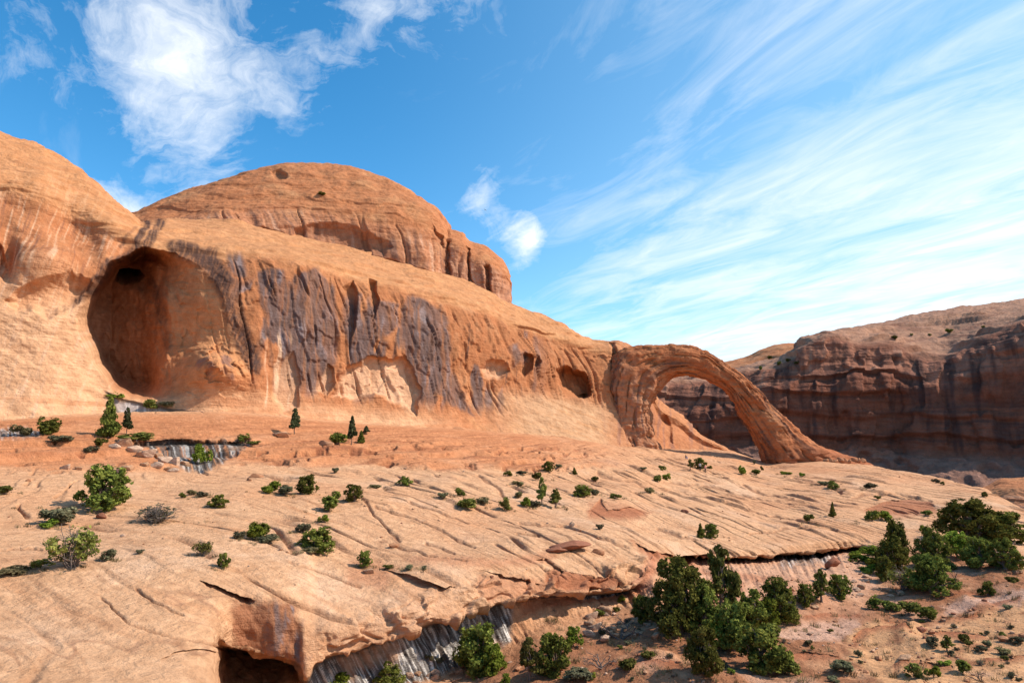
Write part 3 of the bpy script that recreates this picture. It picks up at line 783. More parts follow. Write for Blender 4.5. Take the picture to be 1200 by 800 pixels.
# rib between the two chambers and the shaft in the ceiling
P = P - inward * (1.6 * np.exp(-((U + 9 * fbm(U / 20, V / 30, U * 0 + 4, 3) - 186 - (V - 340) * 0.05) / 11) ** 2) * sstep(6, 20, s_al))[..., None]
P, s_hole = recess(P, [(126, 331), (133, 320), (146, 313), (160, 314), (167, 321), (160, 329), (146, 333), (134, 334)], 30, 1.5, 0.5, 0.1)
RECS = {}
P, s_lh = recess(P, [(4, 352), (22, 338), (48, 329), (80, 324), (106, 330), (112, 342), (96, 356), (76, 366), (52, 378), (40, 366), (18, 368)], 2.4, 16, 0.0, 1.3, 2)
for nm, poly, amp, w, up, rag, pw in (
        ('cave', [(650, 432), (660, 427), (672, 431), (684, 436), (694, 452), (694, 466), (682, 468), (670, 462), (658, 452), (651, 442)], 8, 7, 0, 1.1, 2.2),
        ('cave_low', [(676, 462), (686, 459), (690, 463), (684, 467), (677, 466)], 3, 3, 0, .2, 2),
        ('niche', [(606, 418), (613, 414), (621, 418), (622, 434), (614, 442), (607, 436)], 3.5, 4, 0, .5, 2),
        ('niche2', [(622, 420), (628, 418), (632, 426), (628, 432), (623, 430)], 2, 4, 0, .5, 2),
        ('spall', [(388, 464), (396, 446), (408, 428), (424, 424), (432, 416), (452, 420), (474, 416), (484, 432), (494, 456), (490, 488), (474, 478), (456, 470), (440, 462), (416, 468)], 2.6, 5, 0, 1.7, 2),
        ('spall2', [(368, 458), (376, 440), (384, 426), (392, 430), (392, 450), (384, 464)], 1.8, 5, 0, 1, 2),
        ('slot', [(404, 332), (416, 326), (421, 345), (418, 384), (411, 398), (406, 370)], 2.4, 5, 0, .6, 2),
        ('slot2', [(432, 326), (442, 328), (446, 350), (438, 374), (433, 350)], 3.0, 5, 0, .6, 2),
        ('spall3', [(560, 432), (572, 420), (590, 424), (598, 436), (585, 446), (568, 444)], 2.4, 6, 0, 1, 2),
        ('foot', [(122, 456), (146, 466), (180, 473), (215, 480), (246, 487), (236, 494), (200, 495), (160, 493), (138, 482)], 0.9, 8, 0, .5, 2),
        ('lefthole', [(-6, 280), (3, 280), (7, 300), (3, 326), (-6, 322)], 2.0, 5, 0, .5, 2),
        ('groove', [(712, 404), (719, 410), (727, 450), (737, 500), (735, 516), (727, 500), (717, 452)], 3.2, 4, 0, .5, 2),
        ('behind', [(772, 490), (782, 484), (788, 500), (790, 520), (782, 524), (776, 512)], 2.0, 4, 0, .3, 2),
        ('flank', [(320, 430), (345, 410), (352, 440), (350, 478), (330, 486), (318, 470)], 1.4, 6, 0, 1, 2)):
    P, RECS[nm] = recess(P, poly, amp, w, up, rag, pw)

# ---- colours
col = np.broadcast_to(np.array((0.46, 0.178, 0.076)), P.shape).copy()
b1 = fbm(X / 9, Y / 9, Z / 7 + 4, 4); b3 = fbm(X / 28 + 7, Y / 28, Z / 20, 3)
col = lerp3(col, (0.55, 0.27, 0.125), sstep(-0.1, 0.5, b1) * 0.55)
col = lerp3(col, (0.32, 0.12, 0.052), sstep(0.0, 0.5, b3) * 0.5 * (1 - foot))
mott = fbm(X / 4.5 + 12, Y / 4.5, Z / 6 + X / 9, 5, .62)
col = lerp3(col, (0.27, 0.105, 0.052), sstep(0.05, 0.4, mott) * 0.6 * (1 - 0.6 * foot))
col = lerp3(col, (0.58, 0.33, 0.18), sstep(0.08, 0.4, -mott) * 0.45)
# paler left wall and foot
lowleft = lft * (1 - sstep(2.3, 3.4, T + 0.5 * b1))
col = lerp3(col, (0.64, 0.36, 0.20), np.clip(lowleft + 0.9 * foot * (1 - sstep(480, 560, U)), 0, 1) * 0.85)
tex_l = fbm(X / 3.5, Y / 3.5, Z / 8 + X / 10, 4, .6)
diag = fbm((U + 0.35 * V) / 5.0, (V - 0.8 * U) / 70.0, U * 0 + 3, 4, .6)
col = lerp3(col, (0.42, 0.155, 0.065), lft * (1 - lowleft) * 0.6)
col = lerp3(col, (0.62, 0.36, 0.22), lft * sstep(0.05, 0.3, diag) * sstep(170, 240, V) * 0.85)
col = lerp3(col, (0.26, 0.11, 0.065), lft * sstep(0.08, 0.35, -diag) * (1 - lowleft) * 0.85)
# redder foot streaks
col = lerp3(col, (0.50, 0.20, 0.09), foot * sstep(0.0, 0.3, fbm(hcoord / 30, Z * 0.7, U * 0 + 5, 4)) * 0.6)
# upper slope
col = lerp3(col, (0.53, 0.255, 0.115), ups * 0.7)
col = lerp3(col, (0.42, 0.17, 0.075), ups * sstep(0.05, 0.4, fbm(X / 6 + 2, Y / 6, Z * .5, 4)) * 0.5)
col = lerp3(col, (0.51, 0.295, 0.165), apron * 0.9)
col = lerp3(col, (0.50, 0.25, 0.12), apron * sstep(0.0, 0.35, fbm((U + V) / 60.0, (V - 0.42 * U) / 4.0, U * 0, 3, .6)) * 0.7)
col = lerp3(col, (0.37, 0.14, 0.058), wallm * (1 - apron) * sstep(1.6, 2.2, T) * 0.55)
# desert varnish in hanging sheets, dark water runs
wu = U + 7 * fbm(U / 25, V / 50, U * 0 + 2, 3)
vs = 1.2 * fbm(wu / 52, V / 150, U * 0 + 6, 4, .5) + 0.28 * fbm(wu / 11, V / 70, U * 0 + 8, 3)
vreg = wallm * (1 - apron) * sstep(255, 290, U) * (1 - sstep(610, 650, U)) * sstep(318, 345, V - 0.13 * (U - 300) + 10 * fbm(U / 15, V / 15, U * 0, 3)) * (1 - sstep(455, 505, V - 0.05 * (U - 300)))
varn = vreg * sstep(-0.02, 0.06, vs - 0.02)
body = poly_sdf([(345, 322), (372, 315), (392, 335), (400, 385), (396, 420), (378, 452), (362, 440), (352, 400), (344, 360)], JU, JV)
body5 = poly_sdf([(300, 316), (330, 318), (342, 345), (340, 380), (322, 390), (306, 360)], JU, JV)
body6 = poly_sdf([(404, 345), (418, 352), (424, 385), (412, 402), (402, 385)], JU, JV)
body7 = poly_sdf([(425, 365), (445, 350), (470, 356), (466, 385), (440, 400), (428, 390)], JU, JV)
body2 = poly_sdf([(478, 345), (500, 352), (523, 372), (528, 430), (545, 470), (556, 488), (520, 470), (495, 450), (478, 430), (466, 390)], JU, JV)
body3 = poly_sdf([(266, 296), (285, 298), (288, 322), (276, 326), (268, 312)], JU, JV)
body4 = poly_sdf([(597, 408), (606, 402), (608, 424), (600, 432)], JU, JV)
bodym = np.maximum.reduce([sstep(-3, 3, q) for q in (body, body2, body3, body4, body5, body6, body7)])
varn = np.clip(np.maximum(varn, bodym * (0.8 + 0.2 * sstep(-.2, .2, vs))), 0, 1) * (0.65 + 0.35 * sstep(-.35, -.1, fbm(wu / 4, V / 80, U * 0 + 71, 3))) * (1 - sstep(0, 5, RECS['spall'])) * (1 - sstep(-2, 3, s_al))
vtone = lerp3(np.broadcast_to(np.array((0.105, 0.075, 0.073)), P.shape).copy(), (0.20, 0.165, 0.17), sstep(0.05, 0.35, fbm(wu / 12, V / 30, U * 0 + 31, 4)))
vtone = lerp3(vtone, (0.25, 0.11, 0.06), sstep(0.0, .4, fbm(wu / 5, V / 60, U * 0 + 51, 3)) * 0.8)
col = col + (vtone - col) * (varn * 0.88)[..., None]
dk = fbm(wu / 6.5 + 60, V / 95, U * 0 + 16, 3, .6)
runs = wallm * (1 - apron) * sstep(0.16, 0.36, dk) * sstep(-.1, .2, fbm(U / 40, V / 60, U * 0 + 3, 2)) * (1 - sstep(0, 5, RECS['spall']))
col = lerp3(col, (0.115, 0.06, 0.045), np.clip(runs, 0, 1) * 0.8)
# pale fresh faces
for nm, f in (('spall', .9), ('spall2', .7), ('spall3', .7), ('flank', .5)):
    col = lerp3(col, (0.64, 0.37, 0.22), sstep(-1, 4, RECS[nm]) * f)
pstrip = sstep(0.1, 0.35, fbm(wu / 6 + 9, V / 80, U * 0 + 61, 3)) * sstep(295, 305, U) * (1 - sstep(350, 365, U)) * sstep(385, 400, V) * (1 - sstep(470, 485, V))
col = lerp3(col, (0.66, 0.42, 0.27), pstrip * 0.8)


def band(pts, w):
    """soft line along a polyline in sheet coordinates"""
    best = np.full(U.shape, 1e9)
    pts = np.asarray(pts, float)
    for a, b in zip(pts[:-1], pts[1:]):
        e = b - a
        tt = np.clip(((JU - a[0]) * e[0] + (JV - a[1]) * e[1]) / (e @ e), 0, 1)
        best = np.minimum(best, np.hypot(JU - a[0] - tt * e[0], JV - a[1] - tt * e[1]))
    return 1 - sstep(w * 0.4, w, best)


bns = fbm(JU / 3 + JV / 9, JV / 14 - JU / 30, U * 0 + 91, 3, .6)
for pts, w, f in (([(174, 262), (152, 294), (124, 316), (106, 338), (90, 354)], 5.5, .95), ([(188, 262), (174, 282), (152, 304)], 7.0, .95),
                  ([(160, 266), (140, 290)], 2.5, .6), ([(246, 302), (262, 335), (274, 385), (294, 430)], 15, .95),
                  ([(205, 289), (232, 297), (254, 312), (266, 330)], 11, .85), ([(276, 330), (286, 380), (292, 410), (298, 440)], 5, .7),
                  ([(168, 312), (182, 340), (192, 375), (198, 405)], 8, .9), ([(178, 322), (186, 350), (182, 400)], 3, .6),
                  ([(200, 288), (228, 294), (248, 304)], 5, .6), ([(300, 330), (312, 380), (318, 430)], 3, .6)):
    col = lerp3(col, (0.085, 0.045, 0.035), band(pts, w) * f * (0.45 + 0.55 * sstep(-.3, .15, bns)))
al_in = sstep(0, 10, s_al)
col = lerp3(col, (0.56, 0.25, 0.11), al_in * 0.8 * sstep(175, 235, U + 20 * fbm(U / 12, V / 45, U * 0 + 19, 4)))  # right inner wall lighter: warm bounced light put into the colour
col = lerp3(col, (0.30, 0.115, 0.055), al_in * (1 - sstep(150, 225, U + 26 * fbm(U / 10, V / 45, U * 0 + 29, 4))) * 0.8)  # left pocket darker: its deep shade put into the colour
col = lerp3(col, (0.03, 0.032, 0.018), sstep(-1.0, 0.8, s_hole))  # shaft near black: the shade of its depth is painted in
bl2 = poly_sdf([(222, 425), (245, 412), (268, 420), (276, 440), (270, 462), (240, 464), (224, 450)], JU, JV)
col = lerp3(col, (0.22, 0.115, 0.09), sstep(-2, 6, bl2) * sstep(-.05, .25, fbm(X / 3, Y / 3, Z / 3 + 2, 3)) * .8)
seepf = np.maximum(sstep(-1, 2, RECS['foot']) * sstep(466, 472, V), sstep(-1, 2, poly_sdf([(128, 458), (138, 466), (160, 490), (150, 492), (138, 480)], U, V)))
fr = fbm(U / 4, V / 40, U * 0 + 3, 3)
sg = lerp3(np.broadcast_to(np.array((0.33, 0.30, 0.30)), P.shape).copy(), (0.6, 0.58, 0.57), sstep(0, .3, fr))
col = col + (sg - col) * (seepf * 0.8)[..., None]
col = lerp3(col, (0.12, 0.085, 0.06), sstep(-1, 1, RECS['foot']) * (1 - sstep(2, 5, RECS['foot'])) * (1 - sstep(480, 484, V)) * .8)
# redder stone next to the arch
near_arch = sstep(695, 730, U)
col = lerp3(col, (0.44, 0.18, 0.085), near_arch * 0.7)
col = lerp3(col, (0.24, 0.12, 0.09), near_arch * sstep(0.05, .3, fbm(wu / 5, V / 60, U * 0 + 81, 3)) * .6)
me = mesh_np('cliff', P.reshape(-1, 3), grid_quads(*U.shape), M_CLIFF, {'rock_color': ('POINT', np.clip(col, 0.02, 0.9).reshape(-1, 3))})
cliff = link('cliff', me, kind='structure')

# ------------------------------------------------------------------ the domes above the cliff
# rows from foot to skyline and over the back


def dome(name, cols, counts, us, seed, hollow=None, tone=0.0):
    P, U, V, T = loft(cols, us, counts)
    P = P[::-1].copy(); U = U[::-1].copy(); V = V[::-1].copy(); T = T[::-1].copy()
    X, Y, Z = P[..., 0], P[..., 1], P[..., 2]
    N0 = normals(P)
    r = int(N0.shape[0] * 0.6)
    if (N0[r, N0.shape[1] // 2] * P[r, N0.shape[1] // 2]).sum() > 0:
        N0 = -N0
    d = 2.3 * fbm(X / 24 + seed, Y / 24, Z / 18, 3) + 0.7 * fbm(X / 7 + seed, Y / 7, Z / 6, 3)
    d += 0.45 * fbm(X * 0.03, Y * 0.03, Z * 0.55 + 0.7 * fbm(X / 18, Y / 18, Z / 18, 2), 4, .6)
    d += 0.42 * fbm(X / 2.6, Y / 2.6, Z / 2.4, 4, .6)
    up_l = (Z * 0.16 + 0.8 * fbm(X / 18 + seed, Y / 18, Z / 12, 3)) % 1.0
    d += 0.45 * sstep(0, .1, up_l) * (1 - up_l) * sstep(-.1, .2, fbm(X / 22 + seed, Y / 22, Z / 12 + 9, 2))
    fo = 1 - sstep(1.2, 2.2, T)
    h = X * 0.8 + Y * 0.6
    h = h + 2.0 * fbm(X / 9, Y / 9, Z / 14, 2)
    fl = fbm(h * 0.22, Z * 0.02, h * 0 + seed, 4, .55)
    d += fo * (1.2 * fl)
    vc = np.abs(fbm(h * 0.12 + 3, Z * 0.006, h * 0 + seed, 2, .4))
    d -= 1.4 * (1 - sstep(0, .03, vc)) * fo
    P = P + N0 * d[..., None]
    col = np.broadcast_to(np.array((0.45, 0.175, 0.076)), P.shape).copy()
    col = lerp3(col, (0.53, 0.265, 0.125), sstep(-.1, .5, fbm(X / 11 + seed, Y / 11, Z / 6, 4)) * .6)
    col = lerp3(col, (0.36, 0.15, 0.07), sstep(.0, .4, fbm(X * .06 + seed, Y * .06, Z * .6, 4, .6)) * .45)
    col = lerp3(col, (0.48, 0.235, 0.145), fo * (0.35 + tone))
    st = fbm(h * 0.55, Z * 0.05, h * 0 + seed + 2, 4, .6)
    col = lerp3(col, (0.20, 0.10, 0.07), fo * sstep(.0, .3, st) * .85)
    col = lerp3(col, (0.62, 0.40, 0.28), fo * sstep(.1, .35, -st) * .45)
    if hollow:
        for poly, amp, w in hollow:
            s = poly_sdf(poly, U + 4 * fbm(U / 16, V / 12, U * 0, 3), V + 3 * fbm(U / 14, V / 10, U * 0 + 4, 3))
            k = 1 - (1 - np.clip(s / w, 0, 1)) ** 2
            c = np.array(poly).mean(0)
            iw = ray(*c); iw[2] = 0; iw /= np.linalg.norm(iw)
            P = P + iw * (amp * k)[..., None]
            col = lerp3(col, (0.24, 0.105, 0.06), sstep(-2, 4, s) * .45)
    me = mesh_np(name, P.reshape(-1, 3), grid_quads(*U.shape), M_CLIFF, {'rock_color': ('POINT', np.clip(col, 0.02, 0.9).reshape(-1, 3))})
    return link(name, me, kind='structure')


D1 = {  # foot, wall, brow, upper, skyline, behind, back
 110: [(300, 196), (276, 198), (268, 200), (264, 203), (262, 206), (266, 215), (330, 225)],
 150: [(300, 192), (270, 196), (262, 199), (256, 203), (250, 208), (262, 225), (330, 235)],
 200: [(296, 188), (262, 193), (252, 198), (242, 206), (231, 216), (250, 240), (330, 250)],
 250: [(292, 187), (262, 192), (246, 198), (228, 208), (212, 220), (232, 250), (330, 262)],
 300: [(296, 191), (262, 197), (242, 203), (218, 212), (197, 226), (216, 260), (330, 270)],
 350: [(304, 196), (266, 201), (244, 206), (214, 216), (189, 232), (208, 265), (330, 275)],
 400: [(318, 200), (276, 204), (250, 208), (218, 218), (194, 234), (212, 268), (330, 278)],
 450: [(330, 202), (288, 206), (258, 210), (228, 219), (208, 234), (226, 268), (330, 278)],
 485: [(338, 204), (298, 207), (264, 212), (242, 219), (226, 232), (244, 266), (335, 278)],
 510: [(344, 208), (306, 211), (274, 215), (256, 221), (244, 232), (262, 266), (340, 278)],
 525: [(350, 218), (314, 220), (288, 223), (275, 227), (264, 236), (280, 266), (345, 278)],
 532: [(352, 232), (320, 234), (298, 236), (288, 239), (280, 244), (296, 266), (345, 278)],
}
dome('sandstone_dome', D1, [40, 60, 60, 50, 16, 8], np.arange(110, 532.5, 1.2), 3.0,
     [([(330, 290), (345, 268), (375, 262), (410, 264), (440, 276), (456, 282), (462, 290), (450, 300), (400, 294), (360, 282)], 2.6, 12),
      ([(505, 262), (518, 276), (522, 292), (514, 284)], 3, 4),
      ([(225, 258), (260, 262), (310, 266), (345, 278), (400, 292), (450, 302), (500, 317), (530, 330), (530, 338), (490, 324), (450, 310), (400, 299), (340, 284), (300, 273), (225, 266)], 3.5, 4),
      ([(316, 198), (328, 196), (338, 202), (334, 210), (322, 211)], 1.8, 4)])
D2 = {
 500: [(350, 214), (300, 216), (280, 219), (272, 224), (268, 230), (280, 255), (350, 270)],
 520: [(356, 215), (310, 217), (286, 220), (272, 226), (266, 234), (280, 258), (355, 270)],
 530: [(360, 215), (316, 217), (286, 219), (275, 223), (268, 231), (280, 256), (358, 270)],
 543: [(363, 216), (322, 218), (290, 220), (279, 224), (271, 232), (284, 257), (360, 270)],
 549: [(365, 218), (328, 220), (300, 222), (291, 226), (281, 234), (294, 258), (360, 270)],
 570: [(372, 217), (335, 219), (308, 222), (298, 228), (290, 237), (302, 258), (368, 270)],
 588: [(378, 219), (345, 221), (320, 224), (311, 229), (304, 238), (316, 258), (374, 270)],
 595: [(382, 223), (350, 226), (332, 229), (322, 233), (315, 240), (326, 258), (376, 270)],
 597.5: [(384, 234), (356, 236), (342, 238), (332, 241), (325, 246), (334, 260), (378, 270)],
}
dome('sandstone_butte', D2, [40, 60, 40, 36, 14, 8], np.arange(500, 597.6, 1.0), 8.0, [([(568, 312), (574, 310), (577, 345), (570, 352)], 3, 3), ([(546, 290), (550, 290), (551, 340), (547, 342)], 2.5, 2), ([(520, 285), (526, 282), (529, 330), (523, 335)], 2.5, 3)], 0.35)

# ------------------------------------------------------------------ the arch: a swept limb
AS = [((716, 545), (782, 545), 203), ((716, 529), (776, 531), 203), ((714, 505), (765, 507), 203), ((713, 480), (763, 483), 203.5), ((711, 455), (768, 464), 204),
      ((716, 422), (776, 453), 204.5), ((738, 407), (786, 446), 205), ((768, 404), (797, 441), 205), ((797, 404), (809, 440), 205),
      ((822, 410), (823, 443), 205), ((845, 422), (839, 451), 204.5), ((866, 439), (854, 463), 204), ((888, 458), (864, 481), 203.5),
      ((908, 479), (876, 500), 203), ((930, 499), (886, 518), 202.5), ((951, 516), (894, 534), 202), ((976, 529), (895, 547), 201.5), ((1004, 538), (894, 556), 201), ((1030, 552), (894, 572), 201)]
A = np.array([[o[0], o[1], i[0], i[1], dd] for o, i, dd in AS], float)
clen = np.concatenate([[0], np.cumsum(np.hypot(*(np.diff((A[:, 0:2] + A[:, 2:4]) / 2, axis=0)).T))])
ns, na = 420, 150
q = pchip(clen, A, np.linspace(0, clen[-1], ns))
ss = np.linspace(0, 1, ns)
ci = ((q[:, 0:2] + q[:, 2:4]) / 2)
cen = np.array([ray(*c) * dd for c, dd in zip(ci, q[:, 4])])
oo = np.array([ray(q[k, 0], q[k, 1]) * q[k, 4] for k in range(ns)])
hv = oo - cen
hw = np.linalg.norm(hv, axis=1)
th = np.interp(ss, [0, .12, .3, .42, .55, .75, .9, 1], [8.0, 6.8, 6.0, 4.8, 4.6, 5.4, 6.6, 7.5])
ang = np.linspace(0, 2 * np.pi, na, endpoint=False)
ca, sa = np.cos(ang), np.sin(ang)
se = lambda v, p: np.sign(v) * np.abs(v) ** p
P = cen[:, None] + hv[:, None] * se(ca, 0.85)[None, :, None] + np.array((0.10, 0.98, 0.0)) * (th[:, None] * se(sa, 0.85)[None])[..., None]
X, Y, Z = P[..., 0], P[..., 1], P[..., 2]
radial = P - cen[:, None]
radial /= np.linalg.norm(radial, axis=-1, keepdims=True)
sl = ss[:, None] * 110 + 0 * X
rx, ry = ca[None] + 0 * X, sa[None] + 0 * X
flute = fbm(rx * 2.6, ry * 2.6, sl * 0.075, 4, .6)
d = 1.0 * flute + 0.7 * fbm(X / 7, Y / 7, Z / 7, 3) + 0.2 * fbm(X / 2.2, Y / 2.2, Z / 2.2, 4, .55)
cr = np.abs(fbm(rx * 2.2 + 9, ry * 2.2, sl * 0.03, 3, .5))
d -= 1.1 * (1 - sstep(0, .05, cr))
scale = (fbm(X / 5 + 50, Y / 5, Z / 3.5, 3))
d += 0.35 * fbm(X * .08, Y * .08, Z * .8 + fbm(X / 9, Y / 9, Z / 9, 2), 3, .6)
d += 0.34 * sstep(0.05, 0.10, scale) + .25 * sstep(.25, .3, scale) - 0.3 * sstep(.1, .16, -scale)
d *= np.interp(ss, [0, .2, .4, .8, 1], [1.2, 1.1, .8, .9, 1.1])[:, None]
P = P + radial * d[..., None]
col = np.broadcast_to(np.array((0.40, 0.14, 0.058)), P.shape).copy()
col = lerp3(col, (0.47, 0.215, 0.10), sstep(-.1, .45, fbm(X / 8 + 3, Y / 8, Z / 8, 3)) * .6)
dkm = fbm(rx * 3.5 + 3, ry * 3.5, sl * 0.03, 4, .6)
col = lerp3(col, (0.125, 0.06, 0.042), sstep(-.05, .3, dkm) * .85)
pier = 1 - sstep(.18, .34, sl / 110)
col = lerp3(col, (0.46, 0.23, 0.13), pier * .5)
col = lerp3(col, (0.24, 0.13, 0.10), pier * sstep(.05, .3, fbm(rx * 7, ry * 7, sl * .03 + 4, 3)) * .7)
col = lerp3(col, (0.36, 0.12, 0.055), sstep(.82, .95, sl / 110) * .7)
me = mesh_np('rock_arch', P.reshape(-1, 3), grid_quads(ns, na, True), M_CLIFF, {'rock_color': ('POINT', np.clip(col, 0.02, 0.9).reshape(-1, 3))})
arch = link('rock_arch', me, label='great free-standing red sandstone arch curving from the cliff down to the slickrock', category='arch')

# ------------------------------------------------------------------ the far canyon wall, mostly turned away from the sun
F = {   # canyon foot, talus, ledge, low wall, ledge, upper wall, brow, slope, skyline, behind
 640:  [(600, 300), (545, 372), (520, 384), (490, 392), (486, 396), (466, 402), (456, 407), (450, 425), (444, 450), (446, 600)],
 760:  [(600, 300), (545, 370), (520, 382), (488, 390), (484, 394), (464, 400), (452, 405), (446, 425), (441, 450), (444, 600)],
 800:  [(600, 300), (545, 368), (520, 380), (487, 388), (482, 392), (462, 398), (450, 404), (444, 425), (440, 452), (443, 600)],
 850:  [(600, 298), (545, 364), (520, 376), (478, 383), (474, 388), (456, 394), (446, 400), (440, 425), (436, 455), (440, 600)],
 885:  [(600, 295), (545, 362), (518, 373), (466, 379), (462, 384), (446, 390), (436, 396), (432, 420), (428, 455), (430, 600)],
 925:  [(600, 290), (546, 360), (516, 370), (456, 376), (452, 381), (440, 386), (428, 392), (422, 410), (416, 460), (418, 600)],
 945:  [(600, 288), (546, 358), (516, 368), (453, 374), (448, 379), (424, 383), (404, 388), (400, 404), (398, 470), (398, 600)],
 975:  [(600, 285), (547, 356), (516, 366), (450, 372), (444, 377), (418, 381), (396, 386), (394, 402), (391, 470), (390, 600)],
 1010: [(600, 282), (548, 354), (516, 364), (446, 370), (440, 374), (424, 378), (406, 383), (396, 410), (385, 470), (383, 600)],
 1048: [(600, 278), (549, 350), (518, 361), (446, 368), (440, 372), (422, 376), (408, 381), (398, 410), (379, 475), (376, 600)],
 1075: [(600, 272), (550, 338), (520, 350), (470, 356), (452, 361), (432, 366), (420, 372), (402, 405), (374, 480), (370, 600)],
 1100: [(600, 268), (552, 330), (522, 343), (474, 349), (452, 354), (436, 359), (424, 366), (404, 400), (369, 485), (365, 600)],
 1150: [(598, 262), (556, 318), (526, 332), (476, 338), (440, 343), (412, 348), (396, 356), (384, 395), (362, 490), (357, 600)],
 1200: [(596, 256), (558, 308), (528, 322), (470, 328), (430, 333), (396, 338), (378, 347), (370, 390), (355, 495), (350, 600)],
 1300: [(594, 248), (560, 296), (528, 310), (460, 316), (416, 321), (378, 326), (358, 336), (350, 380), (338, 495), (330, 600)],
 1600: [(594, 225), (560, 265), (526, 280), (440, 286), (390, 291), (340, 296), (318, 306), (306, 350), (296, 480), (286, 600)],
 2000: [(594, 205), (560, 235), (526, 250), (420, 256), (370, 261), (320, 266), (298, 276), (286, 320), (276, 450), (266, 600)],
}
f_counts = [40, 40, 60, 10, 34, 30, 36, 36, 12]
us = spaced(640, 2000, 740, 1240, 1.2, 12)
P, U, V, T = loft(F, us, f_counts)
P = P[::-1].copy(); U = U[::-1].copy(); V = V[::-1].copy(); T = T[::-1].copy()
X, Y, Z = P[..., 0], P[..., 1], P[..., 2]
N0 = normals(P)
r = int(N0.shape[0] * 0.6)
if (N0[r, 200] * P[r, 200]).sum() > 0:
    N0 = -N0
wl = sstep(1.7, 2.1, T) * (1 - sstep(5.9, 6.3, T))
d = (6.5 * fbm(X / 62 + 4, Y / 62, Z / 70, 2) + 3.0 * fbm(X / 26, Y / 26, Z / 40, 3)) * (0.4 + 0.6 * (1 - sstep(5.5, 7, T))) + 1.5 * fbm(X / 12, Y / 12, Z / 9, 3)
d += wl * 1.3 * fbm(X * 0.02, Y * 0.02, Z * 0.32, 4, .6)
h = X * 0.85 - Y * 0.5
tz = (Z / 11.0 + 0.8 * fbm(X / 60 + 9, Y / 60, Z / 30, 3)) % 1.0
d += wl * 3.0 * sstep(-.15, .15, fbm(X / 50 + 20, Y / 50, Z / 20, 2)) * np.where(tz < 0.12, tz / 0.12, (1 - tz) / 0.88)
d += wl * 2.0 * (sstep(0.0, 0.05, fbm(h / 16, Z / 30, h * 0 + 44, 3)) - .5)
d += wl * (2.4 * fbm(h * 0.09, Z * 0.012, h * 0 + 3, 4, .55) )
d += (1 - sstep(1.6, 2.2, T)) * (2.2 * fbm(X / 9, Y / 9, Z / 6, 4, .6) + 2.5 * sstep(.05, .15, fbm(X / 20, Y / 26, Z / 14, 3)))
top = sstep(6.0, 6.6, T)
d += top * (2.6 * fbm(X / 26, Y / 30, Z * 0.22, 4, .6) + .8 * fbm(X / 7, Y / 9, Z / 6, 3))
tz2 = (Z / 7.5 + 1.1 * fbm(X / 45 + 3, Y / 70, Z / 30, 3)) % 1.0
d += top * (1 - sstep(7.7, 8.0, T)) * 3.2 * sstep(-.15, .1, fbm(X / 40 + 8, Y / 60, Z / 20, 2)) * np.where(tz2 < 0.2, tz2 / 0.2, (1 - tz2) / 0.8)
P = P + N0 * d[..., None]
col = np.broadcast_to(np.array((0.23, 0.085, 0.05)), P.shape).copy()  # dark wall tone: shade contrast the fill washes out, put into the colour
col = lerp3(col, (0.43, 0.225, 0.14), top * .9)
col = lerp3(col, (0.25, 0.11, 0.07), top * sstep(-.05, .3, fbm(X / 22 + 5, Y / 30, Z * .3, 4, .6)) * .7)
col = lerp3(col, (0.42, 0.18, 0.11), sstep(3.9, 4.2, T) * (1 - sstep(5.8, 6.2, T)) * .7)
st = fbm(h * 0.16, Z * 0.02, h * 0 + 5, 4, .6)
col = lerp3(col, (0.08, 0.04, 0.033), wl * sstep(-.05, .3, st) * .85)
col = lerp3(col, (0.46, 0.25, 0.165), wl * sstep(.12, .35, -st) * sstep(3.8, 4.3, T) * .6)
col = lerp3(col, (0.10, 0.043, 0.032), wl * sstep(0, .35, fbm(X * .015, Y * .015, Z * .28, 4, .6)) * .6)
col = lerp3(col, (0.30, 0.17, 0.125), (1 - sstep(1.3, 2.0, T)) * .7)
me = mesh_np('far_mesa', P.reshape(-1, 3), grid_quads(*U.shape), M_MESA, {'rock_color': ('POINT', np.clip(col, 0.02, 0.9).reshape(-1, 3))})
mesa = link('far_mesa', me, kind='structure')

# pale domes on the skyline beyond the arch, and rounded blocks below the slickrock edge
D3 = {
 820: [(470, 560), (440, 570), (432, 580), (430, 595), (428, 615), (430, 680), (470, 720)],
 870: [(460, 540), (434, 552), (426, 565), (423, 585), (420, 610), (424, 680), (470, 720)],
 895: [(460, 530), (432, 542), (422, 556), (414, 575), (408, 600), (414, 680), (470, 720)],
 925: [(458, 520), (428, 532), (416, 546), (408, 565), (402, 595), (408, 680), (470, 720)],
 960: [(456, 515), (426, 528), (414, 542), (406, 562), (401, 590), (408, 680), (470, 720)],
 1010: [(456, 515), (440, 528), (432, 542), (424, 562), (420, 590), (426, 680), (470, 720)],
}
dome('distant_dome', D3, [12, 20, 20, 24, 10, 8], np.arange(820, 1010.5, 2.0), 21.0)
D4 = {
 1120: [(640, 215), (620, 222), (600, 226), (590, 230), (586, 236), (600, 250), (650, 260)],
 1150: [(640, 205), (610, 213), (588, 218), (578, 224), (572, 232), (590, 252), (650, 262)],
 1180: [(640, 198), (600, 207), (576, 213), (567, 220), (561, 230), (580, 252), (650, 262)],
 1220: [(640, 194), (596, 203), (572, 209), (563, 217), (557, 228), (576, 252), (650, 262)],
 1280: [(640, 192), (600, 200), (580, 206), (570, 214), (564, 226), (584, 252), (650, 262)],
}
dome('canyon_bench', D4, [20, 40, 30, 24, 10, 8], np.arange(1120, 1280.5, 1.5), 31.0)
# ------------------------------------------------------------------ finding the ground under things
bpy.context.view_layer.update()
DEPS = bpy.context.evaluated_depsgraph_get()


